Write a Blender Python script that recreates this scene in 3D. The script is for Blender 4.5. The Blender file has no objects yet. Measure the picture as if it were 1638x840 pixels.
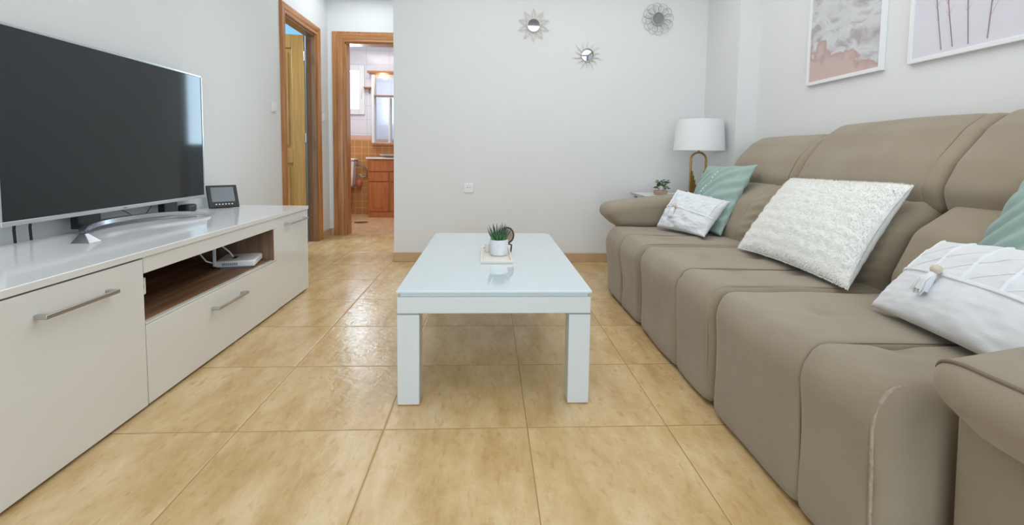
import bpy, bmesh, math, random
from mathutils import Vector, Matrix, noise
random.seed(7)
PI = math.pi
SC = bpy.context.scene
COL = SC.collection

# ------------------------------------------------------------------ camera
F_PX, PY, PITCH, YAW, ROLL, CAM_H = 755.46, 300.97, 0.06855, 0.04881, 0.0131, 0.90
cam_d = bpy.data.cameras.new('camera'); cam = bpy.data.objects.new('camera', cam_d); COL.objects.link(cam)
fw = Vector((math.sin(YAW)*math.cos(PITCH), math.cos(YAW)*math.cos(PITCH), -math.sin(PITCH)))
rt = Vector((math.cos(YAW), -math.sin(YAW), 0)); up = rt.cross(fw)
r2 = rt*math.cos(ROLL) + up*math.sin(ROLL); u2 = -rt*math.sin(ROLL) + up*math.cos(ROLL)
cam.matrix_world = Matrix(((r2.x, u2.x, -fw.x, 0), (r2.y, u2.y, -fw.y, 0), (r2.z, u2.z, -fw.z, CAM_H), (0, 0, 0, 1)))
cam_d.sensor_width = 36; cam_d.lens = F_PX/1638*36
cam_d.shift_y = (PY-420)/1638; cam_d.clip_start = 0.02
SC.camera = cam
# ------------------------------------------------------------------ view, world, lights
SC.view_settings.view_transform = 'Standard'; SC.view_settings.look = 'None'
SC.view_settings.gamma = 1; SC.view_settings.use_curve_mapping = False
SC.view_settings.exposure = 0.10
W = bpy.data.worlds.new('sky'); SC.world = W; W.use_nodes = True
bg = W.node_tree.nodes['Background']; bg.inputs[0].default_value = (0.62, 0.80, 1.0, 1); bg.inputs[1].default_value = 2.0

def area(name, loc, tgt, sx, sy, power, col, spread=None):
    l = bpy.data.lights.new(name, 'AREA'); l.shape = 'RECTANGLE'; l.size = sx; l.size_y = sy
    l.energy = power; l.color = col
    if spread: l.spread = spread
    o = bpy.data.objects.new(name, l); COL.objects.link(o); o.location = loc
    o.rotation_euler = (Vector(tgt)-Vector(loc)).to_track_quat('-Z', 'Y').to_euler()
    return o
area('balcony_daylight', (-0.35, -1.95, 1.30), (0.45, 3, 1.15), 2.8, 2.3, 50, (0.90, 0.95, 1.0))
area('ceiling_fill', (0.45, 1.9, 2.50), (0.45, 1.9, 0), 2.4, 3.2, 34, (0.96, 0.98, 1.0))  # added soft overhead fill that evens out the room light
area('corridor_daylight', (-0.13, 5.60, 1.62), (-0.30, 4.0, 1.3), 1.3, 1.5, 42, (0.66, 0.86, 1.0))
area('bath_daylight', (-2.10, 7.34, 1.85), (-1.2, 5.0, 0.7), 0.7, 0.8, 62, (0.66, 0.83, 1.0))
area('bath_ceiling_light', (-1.6, 6.1, 2.45), (-1.6, 6.1, 0), 0.8, 0.8, 13, (1.0, 0.97, 0.95))
area('bedroom_fill', (-3.2, 4.0, 2.3), (-2.6, 4.6, 1.2), 0.8, 0.8, 32, (0.86, 0.93, 1.0))  # added area lamp inside the windowless bedroom, stands in for daylight
area('hall_sheen_fill', (-1.25, 4.6, 2.55), (-1.25, 4.6, 0), 0.7, 0.9, 7, (0.86, 0.93, 1.0))  # added unseen fill under the hall ceiling, feeds the bluish floor sheen

# ------------------------------------------------------------------ materials
def s2l(c): return tuple(((v/255)/12.92 if v/255 <= .04045 else ((v/255+.055)/1.055)**2.4) for v in c)
def newmat(name):
    m = bpy.data.materials.new(name); m.use_nodes = True
    nt = m.node_tree; b = nt.nodes['Principled BSDF']
    return m, nt, b
def N(nt, t, **kw):
    n = nt.nodes.new(t)
    for k, v in kw.items(): setattr(n, k, v)
    return n
def coords(nt, scale=(1, 1, 1), src='Object'):
    tc = N(nt, 'ShaderNodeTexCoord'); mp = N(nt, 'ShaderNodeMapping'); mp.inputs['Scale'].default_value = scale
    nt.links.new(tc.outputs[src], mp.inputs[0]); return mp.outputs[0]
def ramp(nt, fac, stops):
    r = N(nt, 'ShaderNodeValToRGB'); cr = r.color_ramp
    while len(cr.elements) < len(stops): cr.elements.new(0.5)
    for e, (p, c) in zip(cr.elements, stops): e.position = p; e.color = (*c, 1)
    nt.links.new(fac, r.inputs[0]); return r.outputs[0]
def bump(nt, b, h, strength, dist=0.01, prev=None):
    bp = N(nt, 'ShaderNodeBump'); bp.inputs['Strength'].default_value = strength; bp.inputs['Distance'].default_value = dist
    nt.links.new(h, bp.inputs['Height'])
    if prev: nt.links.new(prev, bp.inputs['Normal'])
    nt.links.new(bp.outputs[0], b.inputs['Normal']); return bp.outputs[0]
def plain(name, rgb, rough=0.5, metal=0, var=0.03, nscale=8, bscale=0, bstr=0, coat=0, spec=0.5, stretch=(1, 1, 1), sheen=0):
    m, nt, b = newmat(name); c = s2l(rgb); v = coords(nt, stretch)
    n = N(nt, 'ShaderNodeTexNoise'); n.inputs['Scale'].default_value = nscale; n.inputs['Detail'].default_value = 3
    nt.links.new(v, n.inputs['Vector'])
    lo = tuple(max(0, x*(1-var)) for x in c); hi = tuple(min(1, x*(1+var)) for x in c)
    nt.links.new(ramp(nt, n.outputs[0], [(0.3, lo), (0.7, hi)]), b.inputs['Base Color'])
    b.inputs['Roughness'].default_value = rough; b.inputs['Metallic'].default_value = metal
    b.inputs['Specular IOR Level'].default_value = spec; b.inputs['Coat Weight'].default_value = coat
    if sheen: b.inputs['Sheen Weight'].default_value = sheen
    if bscale:
        n2 = N(nt, 'ShaderNodeTexNoise'); n2.inputs['Scale'].default_value = bscale; n2.inputs['Detail'].default_value = 4
        nt.links.new(v, n2.inputs['Vector']); bump(nt, b, n2.outputs[0], bstr)
    return m

M = {}
M['wall'] = plain('wall_plaster', (231, 231, 229), 0.75, var=0.01, nscale=2, bscale=140, bstr=0.10, spec=0.3)
M['ceil'] = plain('ceiling_paint', (235, 235, 235), 0.8, var=0.01)
M['blue'] = plain('blue_wall_paint', (150, 208, 240), 0.8, var=0.01)
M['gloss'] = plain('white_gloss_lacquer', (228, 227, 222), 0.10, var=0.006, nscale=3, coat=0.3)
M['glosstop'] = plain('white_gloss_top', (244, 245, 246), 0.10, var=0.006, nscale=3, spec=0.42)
M['gap'] = plain('gap_shade', (60, 52, 46), 0.8)  # shade of the gap under the media cabinet, put into the colour
M['steel'] = plain('brushed_steel', (186, 184, 182), 0.32, metal=0.9, var=0.04, nscale=30, stretch=(1, 12, 12))
M['silver'] = plain('silver_plastic', (196, 200, 204), 0.28, metal=0.75)
M['chrome'] = plain('polished_metal', (170, 172, 178), 0.25, metal=1.0, var=0.02)
M['screen'] = plain('screen_glass', (8, 20, 27), 0.08, var=0.15, nscale=3, spec=0.58, coat=0.05)
M['black'] = plain('black_plastic', (24, 24, 27), 0.4)
M['whitepl'] = plain('white_plastic', (238, 238, 236), 0.35, var=0.01)
M['greypl'] = plain('grey_display', (120, 128, 132), 0.25)
M['tablewhite'] = plain('white_table_lacquer', (218, 223, 221), 0.38, var=0.008, bscale=90, bstr=0.02)
M['tableglass'] = plain('white_backed_glass', (214, 226, 230), 0.05, var=0.006, coat=0.5)
M['glassedge'] = plain('glass_edge_green', (196, 222, 216), 0.15)
M['metalstrip'] = plain('grey_metal_strip', (140, 146, 152), 0.35, metal=0.6)
M['sofa'] = None
M['gold'] = plain('aged_gold', (178, 146, 88), 0.35, metal=0.85)
M['palegold'] = plain('pale_champagne_metal', (218, 212, 200), 0.45, metal=0.3)
M['silverray'] = plain('pale_silver_rays', (214, 212, 204), 0.5, metal=0.2)
M['greywire'] = plain('grey_silver_wire', (186, 186, 182), 0.45, metal=0.3)
M['mirror'] = plain('mirror_glass', (196, 200, 206), 0.03, metal=1.0, var=0.0)
M['shade'] = plain('white_lamp_shade', (238, 238, 238), 0.85, var=0.012, nscale=60, bscale=300, bstr=0.08)
M['whitecloth'] = plain('white_cotton', (226, 228, 230), 0.9, var=0.012, nscale=20, bscale=260, bstr=0.12)
M['whitecord'] = plain('white_cord', (236, 237, 238), 0.9)
M['fur'] = plain('cream_fur', (239, 238, 232), 0.95, var=0.015, nscale=25)
M['green'] = plain('sage_green_cloth', (158, 179, 171), 0.85, var=0.05, nscale=14, bscale=240, bstr=0.12)
M['bead'] = plain('wooden_bead', (214, 200, 178), 0.6)
M['frame'] = plain('white_picture_frame', (240, 240, 240), 0.4, var=0.01)
M['porcelain'] = plain('porcelain', (238, 236, 234), 0.12)
M['potwhite'] = plain('pot_concrete_white', (226, 228, 232), 0.6, var=0.10, nscale=18, stretch=(1, 1, .35), bscale=60, bstr=0.15)
M['leaf'] = plain('aloe_leaf', (74, 118, 72), 0.45, var=0.35, nscale=30)
M['leafdark'] = plain('aloe_leaf_tip', (70, 84, 78), 0.5, var=0.2)
M['leaf2'] = plain('house_plant_leaf', (88, 118, 80), 0.5, var=0.35, nscale=40)
M['soil'] = plain('dark_soil', (52, 44, 36), 0.95, var=0.3, nscale=60)
M['cream'] = plain('cream_ceramic', (232, 226, 216), 0.35)
M['stone'] = plain('brown_stone', (168, 148, 122), 0.5, var=0.3, nscale=40)
M['stonerim'] = plain('dark_brown_bark', (84, 68, 56), 0.7, var=0.3, nscale=60)
M['boxwood'] = plain('pinkish_wood', (176, 146, 126), 0.6, var=0.12, nscale=20, stretch=(1, 8, 8))
M['redcloth'] = plain('dusty_red_plastic', (196, 110, 96), 0.5)
M['tag'] = plain('black_tag', (22, 20, 26), 0.7)
M['grate'] = plain('drain_metal', (120, 108, 92), 0.4, metal=0.7)

def wood(name, a, bcol, scale=3, rough=0.35, axis='Z', coat=0.2):
    m, nt, b = newmat(name)
    st = {'Z': (14, 14, 0.8), 'Y': (14, 0.8, 14), 'X': (0.8, 14, 14)}[axis]
    v = coords(nt, st); n = N(nt, 'ShaderNodeTexNoise'); n.inputs['Scale'].default_value = scale; n.inputs['Detail'].default_value = 6
    n.inputs['Distortion'].default_value = 0.6; nt.links.new(v, n.inputs['Vector'])
    nt.links.new(ramp(nt, n.outputs[0], [(0.32, s2l(a)), (0.68, s2l(bcol))]), b.inputs['Base Color'])
    b.inputs['Roughness'].default_value = rough; b.inputs['Coat Weight'].default_value = coat
    return m
M['oak'] = wood('honey_oak_casing', (166, 106, 58), (196, 138, 84))
M['oakx'] = wood('honey_oak_casing_across', (166, 106, 58), (196, 138, 84), axis='X')
M['oaky'] = wood('honey_oak_casing_along', (166, 106, 58), (196, 138, 84), axis='Y')
M['leafdoor'] = wood('golden_door_oak', (184, 136, 66), (206, 160, 90))
M['cherry'] = wood('cherry_vanity', (172, 100, 54), (196, 126, 74))
M['jambdark'] = wood('jamb_oak', (134, 96, 62), (158, 116, 80))
M['walnut'] = wood('walnut_shelf', (104, 70, 46), (164, 126, 94), axis='Y', scale=2.2, rough=0.45, coat=0)

M['walnutx'] = wood('walnut_end_panel', (112, 84, 64), (158, 130, 106), axis='Z', scale=1.6, rough=0.45, coat=0)
def sofa_mat():
    m, nt, b = newmat('taupe_microfibre'); v = coords(nt)
    n = N(nt, 'ShaderNodeTexNoise'); n.inputs['Scale'].default_value = 3.5; n.inputs['Detail'].default_value = 3; nt.links.new(v, n.inputs[0])
    nt.links.new(ramp(nt, n.outputs[0], [(0.3, s2l((146, 132, 111))), (0.7, s2l((156, 143, 122)))]), b.inputs['Base Color'])
    n2 = N(nt, 'ShaderNodeTexNoise'); n2.inputs['Scale'].default_value = 420; n2.inputs['Detail'].default_value = 2; nt.links.new(v, n2.inputs[0])
    n3 = N(nt, 'ShaderNodeTexNoise'); n3.inputs['Scale'].default_value = 6; n3.inputs['Detail'].default_value = 2; nt.links.new(v, n3.inputs[0])
    p = bump(nt, b, n2.outputs[0], 0.18, 0.004); bump(nt, b, n3.outputs[0], 0.25, 0.03, p)
    b.inputs['Roughness'].default_value = 0.9; b.inputs['Sheen Weight'].default_value = 0.25
    return m
M['sofa'] = sofa_mat()
M['piping'] = plain('taupe_piping', (128, 114, 97), 0.9)
M['worn'] = plain('worn_light_piping', (166, 153, 133), 0.9, var=0.2, nscale=90)

TILE, TX, TY = 0.47064, -0.80653, 3.38868
def floor_mat(name, c1, c2, c3, grout, tile=TILE, ox=TX, oy=TY, rough=0.24, gw=0.0032):
    m, nt, b = newmat(name); L = nt.links
    tc = N(nt, 'ShaderNodeTexCoord'); sx = N(nt, 'ShaderNodeSeparateXYZ'); L.new(tc.outputs['Object'], sx.inputs[0])
    def mth(op, a, bb=None):
        n = N(nt, 'ShaderNodeMath', operation=op)
        for i, v in enumerate((a, bb)):
            if v is None: continue
            if isinstance(v, (int, float)): n.inputs[i].default_value = v
            else: L.new(v, n.inputs[i])
        return n.outputs[0]
    ux = mth('DIVIDE', mth('SUBTRACT', sx.outputs[0], ox), tile); uy = mth('DIVIDE', mth('SUBTRACT', sx.outputs[1], oy), tile)
    def edge(u): return mth('ABSOLUTE', mth('SUBTRACT', mth('FRACT', mth('ADD', u, 0.5)), 0.5))
    d = mth('MINIMUM', edge(ux), edge(uy)); g = mth('LESS_THAN', d, gw/tile/2)
    # per tile offset
    cid = N(nt, 'ShaderNodeCombineXYZ'); L.new(mth('FLOOR', ux), cid.inputs[0]); L.new(mth('FLOOR', uy), cid.inputs[1])
    wn = N(nt, 'ShaderNodeTexWhiteNoise'); L.new(cid.outputs[0], wn.inputs['Vector'])
    mp = N(nt, 'ShaderNodeMapping'); mp.inputs['Scale'].default_value = (7, 2.6, 1); L.new(tc.outputs['Object'], mp.inputs[0])
    ad = N(nt, 'ShaderNodeVectorMath', operation='ADD'); sc = N(nt, 'ShaderNodeVectorMath', operation='SCALE'); sc.inputs['Scale'].default_value = 7
    L.new(wn.outputs['Color'], sc.inputs[0]); L.new(mp.outputs[0], ad.inputs[0]); L.new(sc.outputs[0], ad.inputs[1])
    n = N(nt, 'ShaderNodeTexNoise'); n.inputs['Scale'].default_value = 1.3; n.inputs['Detail'].default_value = 9; n.inputs['Roughness'].default_value = 0.66; L.new(ad.outputs[0], n.inputs[0])
    col = ramp(nt, n.outputs[0], [(0.30, s2l(c1)), (0.5, s2l(c2)), (0.72, s2l(c3))])
    # brown flecks
    n4 = N(nt, 'ShaderNodeTexNoise'); n4.inputs['Scale'].default_value = 7; n4.inputs['Detail'].default_value = 6; L.new(ad.outputs[0], n4.inputs[0])
    fl = ramp(nt, n4.outputs[0], [(0.56, (0, 0, 0)), (0.72, (1, 1, 1))])
    mxf = N(nt, 'ShaderNodeMix', data_type='RGBA'); L.new(mth('MULTIPLY', fl, 0.55), mxf.inputs[0]); L.new(col, mxf.inputs[6]); mxf.inputs[7].default_value = (*s2l((190, 146, 92)), 1)
    mx = N(nt, 'ShaderNodeMix', data_type='RGBA'); L.new(g, mx.inputs[0]); L.new(mxf.outputs[2], mx.inputs[6]); mx.inputs[7].default_value = (*s2l(grout), 1)
    L.new(mx.outputs[2], b.inputs['Base Color'])
    # relief: slate-like waves plus groove
    n2 = N(nt, 'ShaderNodeTexNoise'); n2.inputs['Scale'].default_value = 24; n2.inputs['Detail'].default_value = 5; n2.inputs['Distortion'].default_value = 0.8; L.new(tc.outputs['Object'], n2.inputs[0])
    gr = N(nt, 'ShaderNodeMapRange'); gr.inputs['From Min'].default_value = 0; gr.inputs['From Max'].default_value = 0.012; L.new(d, gr.inputs['Value'])
    p = bump(nt, b, n2.outputs[0], 0.36, 0.006); bump(nt, b, gr.outputs[0], 0.6, 0.002, p)
    b.inputs['Roughness'].default_value = rough; b.inputs['Specular IOR Level'].default_value = 0.42
    return m
M['floor'] = floor_mat('floor_stone_tile', (192, 158, 104), (213, 182, 132), (228, 204, 162), (170, 132, 84))
M['basetile'] = plain('skirting_tile', (200, 168, 128), 0.35, var=0.08, nscale=6)

def tiles(name, rgb, grout, size, rough=0.15, var=0.08):
    m, nt, b = newmat(name); L = nt.links
    tc = N(nt, 'ShaderNodeTexCoord'); sx = N(nt, 'ShaderNodeSeparateXYZ'); L.new(tc.outputs['Object'], sx.inputs[0])
    cb = N(nt, 'ShaderNodeCombineXYZ')
    ad = N(nt, 'ShaderNodeMath', operation='ADD'); L.new(sx.outputs[0], ad.inputs[0]); L.new(sx.outputs[1], ad.inputs[1])
    L.new(ad.outputs[0], cb.inputs[0]); L.new(sx.outputs[2], cb.inputs[1])
    br = N(nt, 'ShaderNodeTexBrick'); br.offset = 0; br.inputs['Scale'].default_value = 1
    br.inputs['Brick Width'].default_value = size[0]; br.inputs['Row Height'].default_value = size[1]; br.inputs['Mortar Size'].default_value = 0.004
    c = s2l(rgb); br.inputs['Color1'].default_value = (*c, 1); br.inputs['Color2'].default_value = (*[x*(1-var) for x in c], 1); br.inputs['Mortar'].default_value = (*s2l(grout), 1)
    L.new(cb.outputs[0], br.inputs['Vector']); L.new(br.outputs[0], b.inputs['Base Color']); b.inputs['Roughness'].default_value = rough
    return m
M['bathorange'] = tiles('terracotta_wall_tile', (204, 146, 92), (222, 178, 134), (0.10, 0.10))
M['bathwhite'] = tiles('white_wall_tile', (232, 230, 234), (206, 208, 216), (0.33, 0.2), var=0.01)
M['bathborder'] = plain('pink_border_tile', (222, 182, 162), 0.2)
M['bathfloor'] = floor_mat('bath_floor_tile', (206, 170, 132), (220, 188, 150), (232, 204, 170), (196, 160, 120), tile=0.33)

def clear_glass(name, tint=(1, 1, 1), white=0.0):
    m, nt, b = newmat(name); out = nt.nodes['Material Output']
    tr = N(nt, 'ShaderNodeBsdfTransparent'); tr.inputs[0].default_value = (*tint, 1)
    gl = N(nt, 'ShaderNodeBsdfGlossy'); gl.inputs['Roughness'].default_value = 0.02
    fr = N(nt, 'ShaderNodeFresnel'); fr.inputs[0].default_value = 1.45
    mx = N(nt, 'ShaderNodeMixShader'); nt.links.new(fr.outputs[0], mx.inputs[0]); nt.links.new(tr.outputs[0], mx.inputs[1]); nt.links.new(gl.outputs[0], mx.inputs[2])
    nt.links.new(mx.outputs[0], out.inputs[0]); nt.nodes.remove(b); return m
M['glass'] = clear_glass('window_glass', (0.97, 0.99, 1))

# ------------------------------------------------------------------ mesh helpers (all in world metres)
class MB:
    def __init__(s): s.v = []; s.f = []; s.m = []
    def add(s, vs, fs, mi=0):
        o = len(s.v); s.v += [tuple(v) for v in vs]; s.f += [tuple(i+o for i in f) for f in fs]; s.m += [mi]*len(fs); return s
    def box(s, x0, y0, z0, x1, y1, z1, mi=0):
        x0, x1 = sorted((x0, x1)); y0, y1 = sorted((y0, y1)); z0, z1 = sorted((z0, z1))
        return s.add([(x0,y0,z0),(x1,y0,z0),(x1,y1,z0),(x0,y1,z0),(x0,y0,z1),(x1,y0,z1),(x1,y1,z1),(x0,y1,z1)],
            [(3,2,1,0),(4,5,6,7),(0,1,5,4),(1,2,6,5),(2,3,7,6),(3,0,4,7)], mi)
    def obox(s, c, ax, ay, az, mi=0):   # centre and three half vectors
        c = Vector(c); vs = []
        for k in (-1, 1):
            for (i, j) in ((-1,-1),(1,-1),(1,1),(-1,1)): vs.append(c+Vector(ax)*i+Vector(ay)*j+Vector(az)*k)
        return s.add(vs, [(3,2,1,0),(4,5,6,7),(0,1,5,4),(1,2,6,5),(2,3,7,6),(3,0,4,7)], mi)
    def prism(s, poly, ext, mi=0):      # poly: 3D pts, ext: vector
        n = len(poly); e = Vector(ext); P = [Vector(p) for p in poly]
        return s.add(P+[p+e for p in P], [tuple(range(n))[::-1], tuple(range(n, 2*n))]+[(i, (i+1) % n, n+(i+1) % n, n+i) for i in range(n)], mi)
    def tube(s, pts, r, seg=10, closed=False, mi=0):
        P = [Vector(p) for p in pts]; n = len(P); R = r if isinstance(r, (list, tuple)) else [r]*n
        vs = []; prev = None
        for i in range(n):
            if closed: t = P[(i+1) % n]-P[i-1]
            else: t = P[min(i+1, n-1)]-P[max(i-1, 0)]
            t.normalize()
            if prev is None:
                a = Vector((0, 0, 1)) if abs(t.z) < .9 else Vector((1, 0, 0)); u = t.cross(a).normalized()
            else:
                u = (prev-t*prev.dot(t)); u = u.normalized() if u.length > 1e-6 else t.orthogonal().normalized()
            prev = u; w = t.cross(u)
            for k in range(seg):
                a = 2*PI*k/seg; vs.append(P[i]+(u*math.cos(a)+w*math.sin(a))*R[i])
        fs = []
        m = n if closed else n-1
        for i in range(m):
            for k in range(seg):
                a, b_ = i*seg+k, i*seg+(k+1) % seg; c = ((i+1) % n)*seg
                fs.append((a, b_, c+(k+1) % seg, c+k))
        if not closed: fs += [tuple(range(seg))[::-1], tuple(range((n-1)*seg, n*seg))]
        return s.add(vs, fs, mi)
    def lathe(s, prof, c, axis=(0, 0, 1), seg=32, mi=0, cap=True):   # prof: (radius, height)
        ax = Vector(axis).normalized(); u = ax.orthogonal().normalized(); w = ax.cross(u); c = Vector(c); vs = []
        for r, h in prof:
            for k in range(seg):
                a = 2*PI*k/seg; vs.append(c+ax*h+(u*math.cos(a)+w*math.sin(a))*r)
        fs = []
        for i in range(len(prof)-1):
            for k in range(seg): fs.append((i*seg+k, i*seg+(k+1) % seg, (i+1)*seg+(k+1) % seg, (i+1)*seg+k))
        if cap: fs += [tuple(range(seg))[::-1], tuple(range((len(prof)-1)*seg, len(prof)*seg))]
        return s.add(vs, fs, mi)
    def sphere(s, c, r, seg=16, rings=10, mi=0, sc=(1, 1, 1)):
        vs = []; fs = []
        for i in range(1, rings):
            t = PI*i/rings
            for k in range(seg):
                a = 2*PI*k/seg; vs.append((c[0]+r*sc[0]*math.sin(t)*math.cos(a), c[1]+r*sc[1]*math.sin(t)*math.sin(a), c[2]+r*sc[2]*math.cos(t)))
        vs += [(c[0], c[1], c[2]+r*sc[2]), (c[0], c[1], c[2]-r*sc[2])]; T = len(vs)-2
        for i in range(rings-2):
            for k in range(seg): fs.append((i*seg+k, (i+1)*seg+k, (i+1)*seg+(k+1) % seg, i*seg+(k+1) % seg))
        for k in range(seg): fs += [(T, k, (k+1) % seg), (T+1, (rings-2)*seg+(k+1) % seg, (rings-2)*seg+k)]
        return s.add(vs, fs, mi)

def wpos(o):
    p = Vector((0, 0, 0))
    while o: p += o.location; o = o.parent
    return p
def tag(o, label, cat, group=None):
    o['label'] = label; o['category'] = cat
    if group: o['group'] = group
def mk(name, mb, mats, parent=None, bevel=0, seg=2, angle=35, smooth=True, sub=0):
    if parent: org = wpos(parent)
    else:
        xs, ys, zs = zip(*mb.v); org = Vector(((min(xs)+max(xs))/2, (min(ys)+max(ys))/2, min(zs)))
        if name.split('.')[0].split('_')[0] in ('wall', 'floor', 'ceiling', 'baseboard', 'door', 'window', 'trim'): org = Vector((0, 0, 0))
    me = bpy.data.meshes.new(name); me.from_pydata([Vector(v)-org for v in mb.v], [], mb.f)
    for m in (mats if isinstance(mats, (list, tuple)) else [mats]): me.materials.append(m)
    for p, i in zip(me.polygons, mb.m): p.material_index = i
    bm = bmesh.new(); bm.from_mesh(me); bmesh.ops.recalc_face_normals(bm, faces=bm.faces); bm.to_mesh(me); bm.free()
    if smooth:
        me.polygons.foreach_set('use_smooth', [True]*len(me.polygons)); me.set_sharp_from_angle(angle=math.radians(angle))
    o = bpy.data.objects.new(name, me); COL.objects.link(o)
    if parent: o.parent = parent
    else: o.location = org
    if bevel:
        b = o.modifiers.new('bevel', 'BEVEL'); b.width = bevel; b.segments = seg; b.limit_method = 'ANGLE'; b.angle_limit = math.radians(40)
    if sub:
        s_ = o.modifiers.new('sub', 'SUBSURF'); s_.levels = sub; s_.render_levels = sub
    return o
def thing(name, label, cat, loc, group=None):
    o = bpy.data.objects.new(name, None); COL.objects.link(o); o.location = loc; o.empty_display_size = .05
    tag(o, label, cat, group); return o
def struct(name, mb, mats, **kw):
    o = mk(name, mb, mats, **kw); o['kind'] = 'structure'; return o

# ------------------------------------------------------------------ room shell
XL, XLo = -1.745, -1.825            # left wall faces
YB, YBo = 3.965, 4.09               # main back wall
YD, YDo = 5.257, 5.38               # wall with bathroom door
XC = -0.79                          # free edge of back wall
XR = 1.977; H = 2.60; YN = -1.7
struct('floor', MB().box(XL-.02, YN, -.05, XR+.05, YDo-.06, 0), M['floor'])
struct('ceiling', MB().box(XLo-2.9, YN-.1, H, XR+.3, 7.3, H+.1), M['ceil'])
# left wall with door opening y 4.14..4.90, z 2.07
DY0, DY1, DZ = 4.15, 4.905, 2.085
mb = MB().box(XLo, YN, 0, XL, DY0, H).box(XLo, DY1, 0, XL, YDo, H).box(XLo, DY0, DZ, XL, DY1, H)
struct('wall_left', mb, M['wall'])
struct('wall_back', MB().box(XC, YB, 0, XR+.1, YBo, H), M['wall'])
struct('wall_column', MB().box(1.82, 3.44, 0, XR+.05, YB, H), M['wall'])
struct('wall_right', MB().box(XR, YN, 0, XR+.12, YB, H), M['wall'])
# hall wall with bathroom door and, further right behind the back wall, a window
BX0, BX1, BZ = -1.575, -0.87, 2.105
mb = MB().box(XL, YD, 0, BX0, YDo, H).box(BX0, YD, BZ, BX1, YDo, H).box(BX1, YD, 0, -0.62, YDo, H)
mb.box(-0.62, YD, 0, 0.35, YDo, .92).box(-0.62, YD, 2.2, 0.35, YDo, H).box(0.35, YD, 0, XR+.1, YDo, H)
struct('wall_hall', mb, M['wall'])
struct('wall_corridor_end', MB().box(XR, YBo, 0, XR+.12, YD, H), M['wall'])
# rear wall with the balcony opening behind the camera
mb = MB().box(XLo, YN-.12, 0, -1.4, YN, H).box(1.6, YN-.12, 0, XR+.12, YN, H).box(-1.4, YN-.12, 2.4, 1.6, YN, H)
struct('wall_rear', mb, M['wall'])
# balcony door frame behind the camera
wn = struct('window_1', MB().box(-1.4, YN-.09, 0, -1.33, YN-.03, 2.4).box(1.53, YN-.09, 0, 1.6, YN-.03, 2.4).box(-1.33, YN-.09, 2.33, 1.53, YN-.03, 2.4)
    .box(-1.33, YN-.09, 0, 1.53, YN-.03, .08).box(.06, YN-.09, .08, .14, YN-.03, 2.33), M['whitepl'], bevel=.004)
mk('pane', MB().box(-1.33, YN-.065, .08, .06, YN-.06, 2.33).box(.14, YN-.065, .08, 1.53, YN-.06, 2.33), M['glass'], wn)
wn = struct('window_2', MB().box(-.62, YD+.03, .92, -.56, YD+.09, 2.2).box(.29, YD+.03, .92, .35, YD+.09, 2.2).box(-.56, YD+.03, .92, .29, YD+.09, .98)
    .box(-.56, YD+.03, 2.14, .29, YD+.09, 2.2), M['whitepl'], bevel=.004)
mk('pane', MB().box(-.56, YD+.058, .98, .29, YD+.063, 2.14), M['glass'], wn)
# skirting
def base(name, *boxes):
    m = MB()
    for b in boxes: m.box(*b)
    struct(name, m, M['basetile'], bevel=.003)
base('baseboard_back', (XC-.012, YB-.012, 0, 1.82, YB, .078), (XC-.012, YB, 0, XC, YBo, .078))
base('baseboard_right', (1.965, YN, 0, XR, 3.44, .078), (1.808, 3.428, 0, 1.965, 3.44, .078), (1.808, 3.44, 0, 1.82, 3.953, .078))
base('baseboard_left', (XL, YN, 0, XL+.012, DY0-.075, .078), (XL, DY1+.082, 0, XL+.012, YD, .078))
base('baseboard_hall', (XL+.012, YD-.012, 0, BX0-.122, YD, .078), (BX1+.13, YD-.012, 0, XR, YD, .078))

# bedroom beyond the left door: blue walls
mb = MB().box(-4.6, 2.9, 0, -4.5, 5.5, H).box(-4.5, 2.9, 0, XLo, 3.0, H).box(-4.5, 5.25, 0, XLo, 5.38, H)
struct('wall_bedroom', mb, M['blue'])
struct('floor_bedroom', MB().box(-4.6, 2.9, -.05, XL-.02, 5.38, 0), M['bathfloor'])
# bathroom shell
BY = 7.08; BXL, BXR = -2.75, -0.80
struct('floor_bathroom', MB().box(BXL-.1, YDo-.06, -.05, BXR+.1, BY+.2, 0), M['bathfloor'])
WX0, WX1, WZ0, WZ1 = -2.36, -1.855, 1.50, 2.15
bm_ = [M['bathorange'], M['bathwhite'], M['bathborder']]
LV = ((0, 1.11, 0), (1.11, 1.17, 2), (1.17, H, 1))
mb = MB()
for z0, z1, mi in LV[:2]: mb.box(BXL, BY, z0, BXR, BY+.12, z1, mi)
mb.box(BXL, BY, 1.17, WX0, BY+.12, H, 1).box(WX1, BY, 1.17, BXR, BY+.12, H, 1).box(WX0, BY, 1.17, WX1, BY+.12, WZ0, 1).box(WX0, BY, WZ1, WX1, BY+.12, H, 1)
struct('wall_bathroom_back', mb, bm_)
mb = MB()
for z0, z1, mi in LV: mb.box(BXL-.1, YDo, z0, BXL, BY, z1, mi)
struct('wall_bathroom_left', mb, bm_)
mb = MB()
for z0, z1, mi in LV: mb.box(BXR, YDo+.02, z0, BXR+.1, BY, z1, mi)
struct('wall_bathroom_right', mb, bm_)
mb = MB()
for z0, z1, mi in LV: mb.box(BXL, YDo, z0, BX0-.01, YDo+.02, z1, mi); mb.box(BX1+.01, YDo, z0, BXR, YDo+.02, z1, mi)
mb.box(BX0-.01, YDo, BZ+.01, BX1+.01, YDo+.02, H, 1)
struct('wall_bathroom_front', mb, bm_)
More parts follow.
